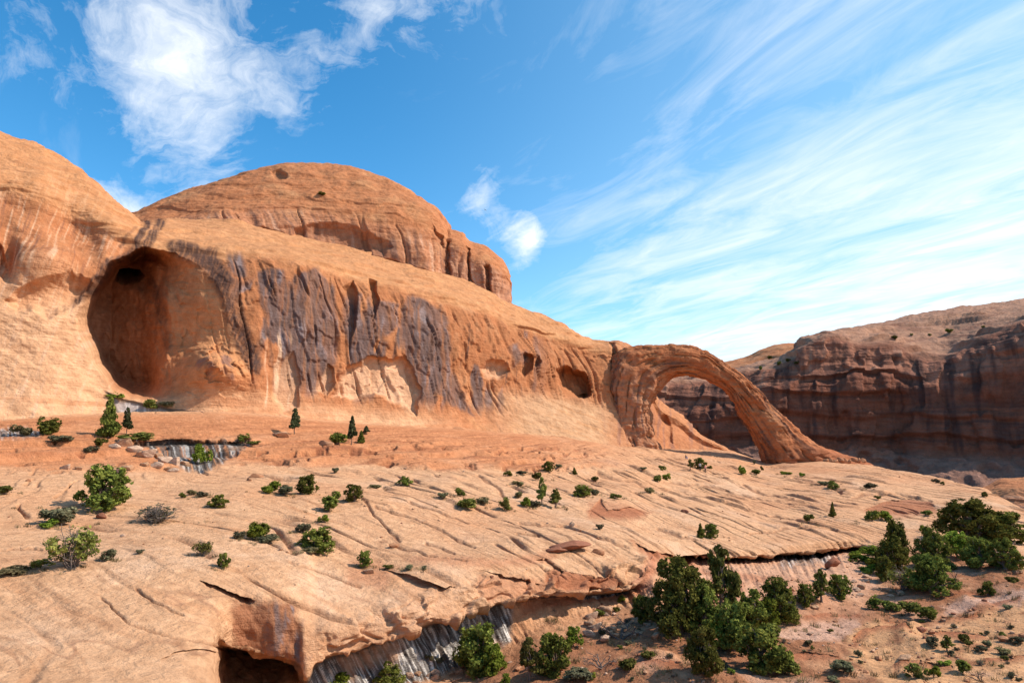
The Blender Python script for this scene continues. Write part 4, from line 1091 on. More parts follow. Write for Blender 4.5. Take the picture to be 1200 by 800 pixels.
def on_ground(px, py):
    """the terrain point that a line of sight meets (terrain only: nothing else is built yet when this is asked)"""
    d = Vector(ray(px, py)).normalized()
    ok, loc, nor, idx, ob, mtx = S.ray_cast(DEPS, Vector((0, 0, 0)), d)
    return loc if ok else None


def base_height(loc):
    ok, l2, nor, idx, ob, mtx = S.ray_cast(DEPS, loc + Vector((0, 0, 1.2)), Vector((0, 0, -1)))
    return l2 if ok and abs(l2.z - loc.z) < 2.0 else loc


# ------------------------------------------------------------------ plant materials and prototype meshes
def leaf_material(name, dark, mid, light, trans=0.25):
    m = bpy.data.materials.new(name)
    m.use_nodes = True
    n = NT(m.node_tree)
    o = n.new('ShaderNodeOutputMaterial')
    at = n.new('ShaderNodeAttribute', attribute_name='tone')
    oi = n.new('ShaderNodeObjectInfo')
    rp = n.new('ShaderNodeValToRGB')
    e = rp.color_ramp.elements
    e[0].position = 0.15; e[0].color = (*dark, 1)
    e[1].position = 0.9; e[1].color = (*light, 1)
    k = e.new(0.5); k.color = (*mid, 1)
    tcn = n.new('ShaderNodeTexCoord')
    n.link(n.math('ADD', at.outputs['Fac'], n.ramp(n.noise(tcn.outputs['Object'], 3.0, 3.0), 0.3, 0.7, -0.12, 0.12)), rp.inputs['Fac'])
    hv = n.new('ShaderNodeHueSaturation')
    n.link(rp.outputs[0], hv.inputs['Color'])
    n.link(n.math('ADD', n.math('MULTIPLY', oi.outputs['Random'], 0.65), 0.72), hv.inputs['Value'])
    n.link(n.math('ADD', n.math('MULTIPLY', oi.outputs['Random'], 0.045), 0.472), hv.inputs['Hue'])
    d = n.new('ShaderNodeBsdfDiffuse')
    tr = n.new('ShaderNodeBsdfTranslucent')
    n.link(hv.outputs[0], d.inputs['Color'])
    n.link(hv.outputs[0], tr.inputs['Color'])
    mx = n.new('ShaderNodeMixShader')
    mx.inputs[0].default_value = trans
    n.link(d.outputs[0], mx.inputs[1])
    n.link(tr.outputs[0], mx.inputs[2])
    n.link(mx.outputs[0], o.inputs['Surface'])
    return m


def plain_material(name, col, rough=0.9, scale=6.0, var=0.35):
    m = bpy.data.materials.new(name)
    m.use_nodes = True
    n = NT(m.node_tree)
    o = n.new('ShaderNodeOutputMaterial')
    p = n.new('ShaderNodeBsdfPrincipled')
    p.inputs['Roughness'].default_value = rough
    p.inputs['Specular IOR Level'].default_value = 0.15
    tcn = n.new('ShaderNodeTexCoord')
    f = n.noise(tcn.outputs['Object'], scale, 5.0, 0.6)
    a = tuple(c * (1 - var) for c in col) + (1,)
    b = tuple(min(1, c * (1 + var)) for c in col) + (1,)
    n.link(n.mix(n.ramp(f, 0.3, 0.7), a, b), p.inputs['Base Color'])
    n.link(p.outputs[0], o.inputs['Surface'])
    return m


L_JUN = leaf_material('juniper_leaves', (0.036, 0.044, 0.011), (0.118, 0.130, 0.026), (0.265, 0.26, 0.055))
L_PINE = leaf_material('pine_needles', (0.03, 0.04, 0.018), (0.08, 0.094, 0.040), (0.17, 0.18, 0.085))
L_BRT = leaf_material('bright_leaves', (0.06, 0.085, 0.012), (0.16, 0.20, 0.026), (0.30, 0.34, 0.06), 0.35)
L_SAGE = leaf_material('sage_leaves', (0.06, 0.06, 0.034), (0.135, 0.13, 0.07), (0.25, 0.225, 0.125))
L_DRY = leaf_material('dry_leaves', (0.10, 0.08, 0.035), (0.20, 0.17, 0.075), (0.33, 0.28, 0.14))
L_OLIVE = leaf_material('olive_leaves', (0.05, 0.056, 0.014), (0.14, 0.145, 0.033), (0.28, 0.26, 0.07))
M_BARK = plain_material('bark', (0.20, 0.14, 0.105))
M_TWIG = plain_material('grey_twigs', (0.19, 0.15, 0.125))
M_DEAD = plain_material('dead_wood', (0.12, 0.085, 0.07))


def tubes(paths, sides=6):
    """paths: list of (points, radii) -> verts, quads"""
    V_, Q_ = [], []
    base = 0
    for pts, rad in paths:
        pts = np.asarray(pts, float)
        tg = np.gradient(pts, axis=0)
        tg /= np.maximum(np.linalg.norm(tg, axis=1, keepdims=True), 1e-9)
        ref = np.array((0.31, 0.95, 0.05))
        a = np.cross(tg, ref); a /= np.maximum(np.linalg.norm(a, axis=1, keepdims=True), 1e-9)
        b = np.cross(tg, a)
        an = np.linspace(0, 2 * np.pi, sides, endpoint=False)
        ring = pts[:, None] + np.asarray(rad)[:, None, None] * (np.cos(an)[None, :, None] * a[:, None] + np.sin(an)[None, :, None] * b[:, None])
        V_.append(ring.reshape(-1, 3))
        Q_.append(grid_quads(len(pts), sides, True) + base)
        base += len(pts) * sides
    return np.concatenate(V_), np.concatenate(Q_)


def leaf_cloud(lobes, n, leaf, seed, gap=-0.10, freq=5.0, aspect=1.7, shell=0.55, updir=0.25):
    """many leaf-sized faces spread through the lobes' volume, in clumps with gaps between them"""
    r = np.random.RandomState(seed)
    L = np.array([(c[0], c[1], c[2], rr[0], rr[1]) for c, rr in lobes], float)
    wts = (L[:, 3] ** 2 * L[:, 4]) ** 0.8
    k = r.choice(len(L), n * 3, p=wts / wts.sum())
    d = r.normal(size=(n * 3, 3)); d /= np.linalg.norm(d, axis=1, keepdims=True)
    rho = shell + (1 - shell) * r.rand(n * 3) ** 0.6
    rho *= 1 + 0.18 * r.normal(size=n * 3) * 0.6
    p = L[k, :3] + d * rho[:, None] * np.stack([L[k, 3], L[k, 3], L[k, 4]], 1)
    cl = perlin(p[:, 0] * freq + seed, p[:, 1] * freq, p[:, 2] * freq)
    keep = (cl > gap) & (p[:, 2] > 0.01)
    p, d, cl, k = p[keep][:n], d[keep][:n], cl[keep][:n], k[keep][:n]
    m = len(p)
    nor = d * 0.7 + r.normal(size=(m, 3)) * 0.7
    nor[:, 2] += updir
    nor /= np.linalg.norm(nor, axis=1, keepdims=True)
    a = np.cross(nor, r.normal(size=(m, 3))); a /= np.maximum(np.linalg.norm(a, axis=1, keepdims=True), 1e-9)
    b = np.cross(nor, a)
    s = leaf * (0.55 + 0.9 * r.rand(m))[:, None]
    a = a * s * aspect * 0.5; b = b * s * 0.5
    v = np.stack([p - a - 0.3 * b, p - 0.2 * a + b, p + a + 0.25 * b, p + 0.15 * a - b], 1).reshape(-1, 3)
    q = np.arange(m * 4).reshape(m, 4)
    lt = r.rand(len(L)) * 0.26 - 0.13
    tone = np.clip(0.5 + 0.30 * cl + lt[k] + r.normal(size=m) * 0.16, 0, 1)
    return v, q, tone


def make_crown(name, mat, lobes, n, leaf, seed, **kw):
    v, q, tone = leaf_cloud(lobes, n, leaf, seed, **kw)
    return mesh_np(name, v, q, mat, {'tone': ('FACE', tone)}, smooth=False)


def bez(p0, p1, n, r, wob=0.03):
    tt = np.linspace(0, 1, n)[:, None]
    p = (1 - tt) * p0 + tt * p1
    p[1:-1] += r.normal(size=(n - 2, 3)) * wob
    return p


def make_trunk(name, lobes, seed, rad=0.035, mat=None, split=0.22):
    r = np.random.RandomState(seed + 500)
    fork = np.array((r.uniform(-.04, .04), r.uniform(-.04, .04), split))
    paths = [(bez(np.array((0, 0, -0.06)), fork, 6, r, 0.012), np.linspace(rad * 1.3, rad * 0.8, 6))]
    for c, rr in lobes:
        paths.append((bez(fork - np.array((0, 0, r.uniform(0, split * .5))), np.array(c), 6, r, 0.02), np.linspace(rad * 0.62, rad * 0.12, 6)))
    v, q = tubes(paths, 6)
    return mesh_np(name, v, q, mat or M_BARK)


def lobes_round(seed, n=9, spread=0.33, lo=0.25, hi=0.78, r0=0.15, r1=0.24):
    r = np.random.RandomState(seed)
    out = []
    for i in range(n):
        z = lo + (hi - lo) * (i + r.rand() * 0.7) / n
        wid = spread * (1.05 - 0.75 * max(0, (z - 0.35)) / 0.55)
        a = i * 2.4 + r.rand() * 0.9
        q = wid * (0.45 + 0.6 * r.rand())
        rr = r.uniform(r0, r1) * (1.05 - 0.35 * z)
        out.append(((q * math.cos(a), q * math.sin(a), z), (rr, rr * r.uniform(0.75, 1.0))))
    return out


def lobes_cone(seed, n=13, wid=0.36):
    r = np.random.RandomState(seed)
    out = []
    for i in range(n):
        z = 0.13 + 0.78 * i / (n - 1)
        q = wid * (1 - (z - 0.1)) * r.uniform(0.15, 0.40)
        a = r.rand() * 6.28
        rr = 0.06 + wid * (0.98 - z) * r.uniform(0.85, 1.05)
        out.append(((q * math.cos(a), q * math.sin(a), z), (rr, 0.11)))
    return out


def lobes_layer(seed, n=12):
    r = np.random.RandomState(seed)
    out = [((0, 0, 0.9), (0.10, 0.09))]
    for i in range(n):
        z = 0.30 + 0.55 * i / (n - 1)
        a = i * 2.2 + r.rand()
        q = 0.26 * (1.15 - z) * r.uniform(0.6, 1.3)
        out.append(((q * math.cos(a), q * math.sin(a), z), (0.21 * (1.25 - z), 0.075)))
    return out


def lobes_shrub(seed, n=8):
    r = np.random.RandomState(seed)
    out = []
    for i in range(n):
        a = r.rand() * 6.28
        q = 0.34 * math.sqrt(r.rand())
        rr = r.uniform(0.15, 0.24)
        out.append(((q * math.cos(a), q * math.sin(a), r.uniform(0.28, 0.72) * (1 - q * .7)), (rr, rr * 1.15)))
    return out


PROTO = {}


def proto(kind, variants):
    PROTO[kind] = variants


NJ = []
for s in range(4):
    lb = lobes_round(100 + s, 19, 0.38, 0.12, 0.86, 0.14, 0.22)
    NJ.append((make_crown('crown', L_JUN, lb, 11500, 0.027, 100 + s, gap=-0.02, freq=7.0), make_trunk('trunk', lb, 100 + s, 0.05)))
proto('big_juniper', NJ)
NJ = []
for s in range(4):
    lb = lobes_round(130 + s, 13, 0.36, 0.14, 0.82, 0.15, 0.23)
    NJ.append((make_crown('crown', L_JUN, lb, 5000, 0.038, 130 + s, gap=-0.02, freq=5.5), make_trunk('trunk', lb, 130 + s, 0.05)))
proto('juniper', NJ)
NJ = []
for s in range(2):
    lb = lobes_cone(150 + s)
    NJ.append((make_crown('crown', L_JUN, lb, 6500, 0.040, 150 + s, gap=-0.30, freq=6), make_trunk('trunk', lb[-3:], 150 + s, 0.03, split=0.5)))
proto('cone', NJ)
NJ = []
for s in range(2):
    lb = lobes_layer(160 + s)
    NJ.append((make_crown('crown', L_PINE, lb, 3200, 0.045, 160 + s, gap=-0.15, freq=7), make_trunk('trunk', lb, 160 + s, 0.026, split=0.5)))
proto('pine', NJ)
NJ = []
for s in range(2):
    lb = lobes_layer(165 + s, 7) + lobes_round(165 + s, 5, 0.3, 0.45, 0.85, 0.12, 0.18)
    NJ.append((make_crown('crown', L_OLIVE, lb, 3000, 0.042, 165 + s, gap=-0.05, freq=6), make_trunk('trunk', lb, 165 + s, 0.04, split=0.35)))
proto('open_tree', NJ)
NJ = []
for s in range(2):
    lb = lobes_round(170 + s, 11, 0.34, 0.2, 0.82, 0.14, 0.22)
    NJ.append((make_crown('crown', L_BRT, lb, 5200, 0.042, 170 + s, gap=-0.05, freq=6, aspect=1.2), make_trunk('trunk', lb, 170 + s, 0.03)))
proto('broadleaf', NJ)
for kind, mat, sd0 in (('shrub', L_OLIVE, 180), ('bright_shrub', L_BRT, 190), ('sage', L_SAGE, 200), ('dark_shrub', L_JUN, 210), ('dry_shrub', L_DRY, 220)):
    NJ = []
    for s in range(3):
        lb = lobes_shrub(sd0 + s)
        NJ.append((make_crown('foliage', mat, lb, 1700, 0.062, sd0 + s, gap=-0.12, freq=5, shell=0.4, updir=0.5), make_trunk('stems', lb, sd0 + s, 0.018, M_TWIG, 0.06)))
    proto(kind, NJ)


def twig_mesh(seed, n=70, w=0.5):
    r = np.random.RandomState(seed)
    paths = []
    for i in range(n):
        a = r.rand() * 6.283; el = r.uniform(0.25, 1.4)
        L = r.uniform(0.5, 1.0)
        p0 = np.array((r.normal() * .05, r.normal() * .05, -0.03))
        p1 = p0 + L * np.array((w * math.cos(a) * math.cos(el), w * math.sin(a) * math.cos(el), math.sin(el)))
        p = bez(p0, p1, 5, r, 0.025)
        p[:, 2] += 0.08 * np.sin(np.linspace(0, 3, 5))
        paths.append((p, np.linspace(0.011, 0.004, 5)))
        for b in range(3):
            q0 = p[r.randint(2, 4)]
            q1 = q0 + np.array((r.normal() * .12, r.normal() * .12, r.uniform(.03, .2)))
            paths.append((bez(q0, q1, 3, r, 0.01), np.linspace(0.006, 0.003, 3)))
    v, q = tubes(paths, 4)
    return mesh_np('stems', v, q, M_TWIG)


NJ = []
for s in range(2):
    lb = lobes_shrub(230 + s)
    NJ.append((make_crown('foliage', L_SAGE, lb, 420, 0.05, 230 + s, gap=-0.0, freq=6), twig_mesh(230 + s)))
proto('bare_shrub', NJ)
NJ = []
for s in range(2):
    lb = lobes_shrub(240 + s, 11)
    NJ.append((make_crown('foliage', L_OLIVE, lb, 1100, 0.045, 240 + s, gap=0.0, freq=6, updir=.1), twig_mesh(240 + s, 40)))
proto('open_shrub', NJ)


def dead_mesh(seed):
    r = np.random.RandomState(seed)
    paths = []

    def grow(p, d, L, rad, dep):
        n = 7
        pts = [p]
        for i in range(n - 1):
            d = d + r.normal(size=3) * 0.28
            d[2] -= 0.05 * (dep == 1)
            d = d / np.linalg.norm(d)
            pts.append(pts[-1] + d * L / (n - 1))
        paths.append((np.array(pts), np.linspace(rad, rad * 0.45, n)))
        if dep < 3:
            for b in range(3):
                i = r.randint(2, n)
                nd = d + r.normal(size=3) * 0.7
                grow(pts[i], nd / np.linalg.norm(nd), L * 0.62, rad * 0.5, dep + 1)
    for i in range(4):
        a = i * 1.6 + r.rand()
        grow(np.array((0, 0, -0.04)), np.array((math.cos(a) * 0.8, math.sin(a) * 0.8, 0.75)), 0.62, 0.035, 1)
    v, q = tubes(paths, 5)
    return mesh_np('branches', v, q, M_DEAD)


PROTO['dead_tree'] = [(None, dead_mesh(251)), (None, dead_mesh(252))]
INFO = {  # kind: (object name, category, crown part, stem part)
    'big_juniper': ('juniper_tree', 'tree', 'crown', 'trunk'), 'juniper': ('juniper_tree', 'tree', 'crown', 'trunk'),
    'cone': ('conical_juniper_tree', 'tree', 'crown', 'trunk'), 'pine': ('pine_tree', 'tree', 'crown', 'trunk'),
    'open_tree': ('pinyon_tree', 'tree', 'crown', 'trunk'), 'broadleaf': ('broadleaf_tree', 'tree', 'crown', 'trunk'),
    'shrub': ('desert_shrub', 'shrub', 'foliage', 'stems'), 'bright_shrub': ('green_shrub', 'shrub', 'foliage', 'stems'),
    'sage': ('sagebrush', 'shrub', 'foliage', 'stems'), 'dark_shrub': ('juniper_shrub', 'shrub', 'foliage', 'stems'),
    'dry_shrub': ('dry_shrub', 'shrub', 'foliage', 'stems'), 'bare_shrub': ('bare_shrub', 'shrub', 'foliage', 'stems'),
    'open_shrub': ('open_shrub', 'shrub', 'foliage', 'stems'), 'dead_tree': ('dead_tree', 'dead tree', None, 'branches')}

# (kind, foot x, foot y, width, height in photograph pixels, label)
PLANTS = [
 # foot of the cliff, left
 ('cone', 127, 512, 27, 46, 'tall dark conical juniper below the alcove, the darkest tree at the cliff foot', 'a'),
 ('pine', 148, 509, 16, 31, 'thin grey-green pine right beside the dark conical juniper', 'a'),
 ('dark_shrub', 57, 509, 28, 24, 'bushy dark juniper left of the grey seep at the cliff foot', 'a'),
 ('dry_shrub', 24, 511, 22, 16, 'brownish bush growing on the white-streaked seep at the left edge', 'a'),
 ('sage', 72, 518, 26, 11, 'low grey bush just below the bushy dark juniper at far left', 'a'),
 ('dark_shrub', 116, 523, 17, 12, 'small dark bush below the conical juniper, upper one of two', 'a'),
 ('sage', 106, 530, 16, 8, 'small dark grey bush below the conical juniper, lower one of two', 'a'),
 ('shrub', 176, 479, 22, 15, 'dark green bush on the ledge inside the alcove mouth', 'a'),
 ('dry_shrub', 196, 477, 18, 9, 'low brown bush right of the dark bush in the alcove mouth', 'a'),
 ('bright_shrub', 134, 467, 20, 10, 'yellow-green bush at the left corner of the alcove mouth', 'a'),
 ('shrub', 160, 517, 46, 12, 'wide low green thicket right of the thin pine', 'a'),
 ('bright_shrub', 236, 543, 20, 27, 'light green willow hanging over the streaked grotto in the red ledge', 'a'),
 ('dark_shrub', 285, 519, 16, 13, 'dark bush on the right lip of the streaked grotto', 'a'),
 ('shrub', 298, 520, 15, 5, 'flat dark green bush touching the bush at the grotto lip', 'a'),
 ('pine', 345, 508, 19, 29, 'lone small pine on a rock below the varnished wall', 'a'),
 ('pine', 412, 521, 16, 33, 'tallest pine of the group below the pale spalled hollow', 'a'),
 ('dark_shrub', 396, 521, 22, 16, 'dark rounded juniper at the left of the pine group', 'a'),
 ('cone', 423, 519, 11, 14, 'small dark juniper at the right of the pine group', 'a'),
 ('pine', 429, 509, 12, 10, 'tiny grey pine behind the right side of the pine group', 'a'),
 # pale bench, left half
 ('juniper', 121, 595, 64, 54, 'large spreading juniper alone on the pale bench at left', 'b'),
 ('sage', 69, 614, 40, 25, 'grey-green round bush left below the large spreading juniper', 'b'),
 ('bright_shrub', 58, 618, 20, 11, 'small yellow-green bush at the foot of the grey-green round bush', 'b'),
 ('open_shrub', 84, 664, 56, 52, 'tall airy light green bush at the left edge of the near rock', 'b'),
 ('bare_shrub', 181, 612, 54, 24, 'wide bare grey-twigged bush on the pale bench', 'b'),
 ('shrub', 5, 579, 26, 13, 'low olive bush cut by the left frame edge on the bench', 'b'),
 ('shrub', 44, 667, 22, 15, 'round olive bush left of the tall airy bush', 'b'),
 ('dry_shrub', 18, 672, 40, 10, 'low dry yellow bush at the lower left frame edge', 'b'),
 ('sage', 127, 656, 18, 14, 'little grey bush right of the tall airy bush', 'b'),
 ('open_shrub', 237, 651, 22, 21, 'sparse stalky bush on the crest of the near rock', 'b'),
 ('juniper', 261, 665, 15, 18, 'tiny round-headed tree at the right end of the near crest', 'b'),
 ('sage', 164, 648, 10, 6, 'tiny grey bush on the crest between little grey and stalky bushes', 'b'),
 ('dark_shrub', 214, 583, 10, 7, 'tiny dark green bush, left of three in a row on the bench', 'b'),
 ('dry_shrub', 225, 580, 14, 8, 'yellowish bush, middle of three in a row on the bench', 'b'),
 ('sage', 237, 582, 15, 7, 'flat grey-green bush, right of three in a row on the bench', 'b'),
 ('juniper', 256, 594, 22, 16, 'small gnarled juniper with a bare trunk right of the three bushes', 'b'),
 ('bright_shrub', 318, 577, 24, 15, 'bright low bush at the left of the bench clump', 'b'),
 ('sage', 333, 579, 26, 12, 'grey-green bush in the middle of the bench clump', 'b'),
 ('juniper', 360, 578, 27, 24, 'twin-topped juniper at the right of the bench clump', 'b'),
 ('dark_shrub', 384, 599, 24, 20, 'dark bush above the dark bedding crack', 'b'),
 ('dark_shrub', 393, 586, 15, 12, 'small dark bush leaning on the back of the bush above the crack', 'b'),
 ('juniper', 415, 587, 24, 21, 'round juniper right of the bush above the crack', 'b'),
 ('bright_shrub', 379, 612, 12, 11, 'small bright tuft-like bush just under the bush above the crack', 'b'),
 ('sage', 393, 554, 9, 8, 'single grey bush on the foot of the red ledge', 'b'),
 ('bright_shrub', 299, 632, 28, 22, 'yellow-green bush of the slope below the crack', 'b'),
 ('dark_shrub', 307, 629, 18, 18, 'dark bush against the yellow-green bush on the slope', 'b'),
 ('sage', 312, 636, 28, 12, 'greyish bush under the yellow-green bush on the slope', 'b'),
 ('sage', 280, 631, 15, 11, 'small grey bush left of the yellow-green bush on the slope', 'b'),
 ('juniper', 372, 646, 46, 30, 'wide juniper bush in the middle of the near slope', 'b'),
 ('sage', 355, 624, 17, 14, 'grey-green bush up and left of the wide juniper bush', 'b'),
 ('dry_shrub', 362, 647, 22, 8, 'dry yellow bush at the left foot of the wide juniper bush', 'b'),
 ('juniper', 427, 664, 19, 20, 'compact round bush standing alone above the bulging lip', 'b'),
 ('juniper', 474, 568, 18, 11, 'dark low bush alone at the edge of the red ledge, mid bench', 'b'),
 ('dry_shrub', 440, 572, 14, 6, 'small straw-coloured bush left of the dark low bench bush', 'b'),
 # bench, centre
 ('shrub', 547, 595, 28, 15, 'broad olive bush at centre, lower one of a close trio', 'c'),
 ('dark_shrub', 539, 581, 13, 11, 'dark round bush, top of a close trio at centre', 'c'),
 ('sage', 519, 583, 14, 8, 'grey bush, left one of a close trio at centre', 'c'),
 ('dry_shrub', 566, 590, 16, 10, 'straw bush at the right side of the centre trio', 'c'),
 ('shrub', 591, 597, 16, 17, 'upright olive bush between the centre trio and the pinyons', 'c'),
 ('dark_shrub', 595, 558, 10, 8, 'small dark bush at the top edge of the bench, centre', 'c'),
 ('sage', 610, 555, 16, 4, 'flat grey bush right of the small dark bush at bench top', 'c'),
 ('juniper', 643, 552, 15, 13, 'round dark bush highest on the bench, centre', 'c'),
 ('sage', 655, 548, 8, 6, 'tiny grey bush at the right side of the highest round bush', 'c'),
 ('shrub', 630, 563, 14, 13, 'olive bush just below the highest round bush', 'c'),
 ('open_tree', 635, 591, 18, 31, 'slender pinyon with a bare dark trunk at centre bench', 'c'),
 ('open_tree', 651, 595, 21, 22, 'leaning grey-green pinyon beside the slender pinyon', 'c'),
 ('bright_shrub', 617, 593, 13, 12, 'bright bush at the left foot of the slender pinyon', 'c'),
 ('sage', 628, 594, 14, 10, 'grey-green bush tucked under the slender pinyon', 'c'),
 ('dry_shrub', 609, 583, 14, 9, 'dry yellow bush up-left of the slender pinyon', 'c'),
 ('dry_shrub', 607, 569, 14, 7, 'yellow-green bush alone above the slender pinyon', 'c'),
 ('juniper', 682, 581, 26, 14, 'wide dark bush right of the pinyons', 'c'),
 ('sage', 697, 580, 14, 8, 'grey bush at the right end of the wide dark bush', 'c'),
 ('cone', 673, 556, 8, 8, 'tiny cone-shaped juniper on the bench right of centre', 'c'),
 ('shrub', 698, 564, 11, 8, 'small olive bush right of the tiny cone-shaped juniper', 'c'),
 ('shrub', 722, 584, 14, 7, 'flat olive bush above the red hollows', 'c'),
 ('sage', 703, 620, 10, 8, 'grey bush on the slope under the red hollows', 'c'),
 # around the arch
 ('shrub', 776, 551, 9, 8, 'small bush below the arch pier, top of a short line', 'c'),
 ('shrub', 771, 564, 11, 10, 'olive bush below the arch pier, middle left of a short line', 'c'),
 ('bright_shrub', 781, 562, 10, 10, 'bright bush below the arch pier, middle right of a short line', 'c'),
 ('dry_shrub', 762, 578, 12, 9, 'yellow bush below the arch pier, bottom of a short line', 'c'),
 ('sage', 754, 550, 9, 4, 'low grey bush left of the short line under the pier', 'c'),
 ('juniper', 820, 549, 15, 14, 'round dark juniper beside the hikers under the arch', 'c'),
 ('open_tree', 809, 550, 9, 12, 'small yellowish tree left of the juniper by the hikers', 'c'),
 ('shrub', 832, 549, 7, 5, 'tiny olive bush right of the hikers', 'c'),
 ('bright_shrub', 870, 556, 11, 12, 'pale upright bush in front of the arch foot', 'c'),
 ('dark_shrub', 887, 556, 12, 7, 'squat dark bush right of the pale upright bush by the arch foot', 'c'),
 ('sage', 884, 544, 4, 7, 'tiny sapling in the arch opening left of its foot', 'c'),
 ('dark_shrub', 893, 551, 4, 6, 'tiny dark bush touching the arch foot', 'c'),
 ('bright_shrub', 922, 556, 14, 5, 'low bright bush at the shaded base of the arch foot', 'c'),
 ('bright_shrub', 941, 558, 8, 6, 'small bright bush right under the arch foot', 'c'),
 # slickrock right of centre
 ('juniper', 833, 630, 19, 18, 'round juniper bush standing alone on the slickrock, right of centre', 'c'),
 ('cone', 821, 630, 11, 16, 'small cone-shaped juniper touching the lone round bush', 'c'),
 ('shrub', 976, 573, 14, 13, 'olive bush below the right end of the arch', 'c'),
 ('sage', 965, 568, 14, 6, 'flat grey bush left of the olive bush below the arch end', 'c'),
 ('cone', 976, 605, 9, 16, 'small dark cone-shaped juniper alone on the right slickrock', 'c'),
 ('shrub', 947, 612, 14, 13, 'olive bush left of the lone cone-shaped juniper on the right', 'c'),
 ('bright_shrub', 1034, 609, 20, 13, 'bright green bush in front of the dark red hollow', 'c'),
 ('dark_shrub', 1022, 610, 16, 14, 'dark bush left of the bright green bush by the red hollow', 'c'),
 ('sage', 1019, 572, 18, 7, 'low grey-green bush above the red hollow, left', 'c'),
 ('shrub', 1029, 585, 9, 6, 'small olive bush just above the red hollow', 'c'),
 ('sage', 1097, 566, 9, 6, 'grey bush near the far edge of the slickrock at right', 'c'),
 ('shrub', 1104, 568, 5, 5, 'tiny bush beside the grey bush near the far edge', 'c'),
 ('shrub', 1154, 582, 8, 8, 'small olive bush on the skyline edge at far right', 'c'),
 ('shrub', 1088, 604, 15, 8, 'olive bush right of the red hollow', 'c'),
 # the wash: first thicket
 ('big_juniper', 797, 738, 74, 84, 'biggest dark juniper at the left of the thicket below the lip', 'd'),
 ('open_tree', 846, 728, 52, 84, 'tall open tree with visible trunk standing in the thicket', 'd'),
 ('big_juniper', 826, 740, 46, 58, 'lighter juniper in front of the tall open tree', 'd'),
 ('juniper', 882, 734, 42, 46, 'olive-dark juniper right of the tall open tree', 'd'),
 ('big_juniper', 914, 727, 46, 50, 'dark juniper at the right end of the first thicket', 'd'),
 ('broadleaf', 903, 736, 26, 36, 'round light green tree before the dark juniper on the right', 'd'),
 ('juniper', 860, 762, 44, 60, 'mid green juniper in the middle front of the thicket', 'd'),
 ('broadleaf', 851, 760, 38, 42, 'bright lime-leaved tree in the heart of the thicket', 'd'),
 ('big_juniper', 826, 788, 42, 54, 'upright feathery juniper in the thicket front, lowest on the left', 'd'),
 ('juniper', 893, 786, 66, 56, 'broad olive juniper bush at the front right of the thicket', 'd'),
 ('shrub', 924, 789, 30, 20, 'low olive bush trailing right from the broad front juniper', 'd'),
 ('sage', 849, 784, 14, 11, 'small grey bush between the two front thicket junipers', 'd'),
 ('bright_shrub', 857, 789, 9, 7, 'tiny yellow-green bush between the two front thicket junipers', 'd'),
 ('juniper', 751, 728, 28, 32, 'small juniper on the red gully left of the thicket', 'd'),
 ('shrub', 758, 773, 19, 13, 'round olive bush on red soil left of the thicket', 'd'),
 ('shrub', 737, 787, 24, 18, 'loose olive bush on red soil, lower left of the thicket', 'd'),
 ('dark_shrub', 787, 735, 11, 6, 'small dark bush at the base of the biggest juniper', 'd'),
 # behind: middle thicket
 ('juniper', 945, 710, 24, 27, 'dark juniper at the left of the small middle thicket', 'd'),
 ('open_tree', 963, 705, 26, 36, 'open grey-green tree at the centre of the small middle thicket', 'd'),
 ('juniper', 985, 701, 30, 29, 'dark juniper at the right of the small middle thicket', 'd'),
 ('shrub', 961, 683, 14, 14, 'green bush behind the small middle thicket', 'd'),
 # second thicket on the right
 ('juniper', 1050, 655, 30, 50, 'tall dark tree at the left of the right-hand thicket', 'e'),
 ('big_juniper', 1046, 670, 42, 42, 'mid green juniper below the tall dark tree of the right-hand thicket', 'e'),
 ('big_juniper', 1140, 634, 74, 50, 'largest dark juniper crowning the right-hand thicket', 'e'),
 ('big_juniper', 1178, 634, 52, 36, 'dark juniper at the right end of the right-hand thicket', 'e'),
 ('broadleaf', 1123, 652, 38, 32, 'bright green round tree amid the right-hand thicket', 'e'),
 ('big_juniper', 1093, 662, 38, 44, 'upright dark juniper left of the bright green round tree', 'e'),
 ('big_juniper', 1148, 664, 40, 36, 'grey-green juniper below the largest dark juniper', 'e'),
 ('big_juniper', 1178, 666, 38, 36, 'olive-grey juniper at the lower right of the right-hand thicket', 'e'),
 ('big_juniper', 1091, 694, 54, 44, 'big rounded juniper bush at the bottom of the right-hand thicket', 'e'),
 ('open_shrub', 1061, 690, 36, 28, 'greyish airy bush left of the big rounded juniper bush', 'e'),
 ('juniper', 1038, 678, 22, 28, 'dark bush left of the greyish airy bush', 'e'),
 ('bright_shrub', 1018, 650, 26, 13, 'yellow-green bush right of the shaded overhang, upper one', 'e'),
 ('bright_shrub', 1011, 660, 30, 12, 'yellow-green bush right of the shaded overhang, lower left one', 'e'),
 ('bright_shrub', 1029, 662, 24, 13, 'yellow-green bush right of the shaded overhang, lower right one', 'e'),
 ('bright_shrub', 1003, 653, 18, 9, 'yellow-green bush at the right tip of the shaded overhang', 'e'),
 ('bright_shrub', 1039, 657, 22, 14, 'yellow-green bush touching the tall dark tree of the right-hand thicket', 'e'),
 ('bright_shrub', 1020, 671, 24, 11, 'lowest yellow-green bush in the stony gully right of the overhang', 'e'),
 ('bright_shrub', 1083, 623, 10, 9, 'small bright bush above the upright dark juniper', 'e'),
 ('shrub', 1110, 667, 20, 16, 'olive bush under the bright green round tree', 'e'),
 ('shrub', 1034, 681, 10, 12, 'small upright bush left of the dark bush in the right thicket', 'e'),
 ('dead_tree', 1117, 682, 22, 22, 'bare dead tree right of the big rounded juniper bush', 'e'),
 ('juniper', 1158, 697, 17, 17, 'round bush alone on the red slope at far right', 'e'),
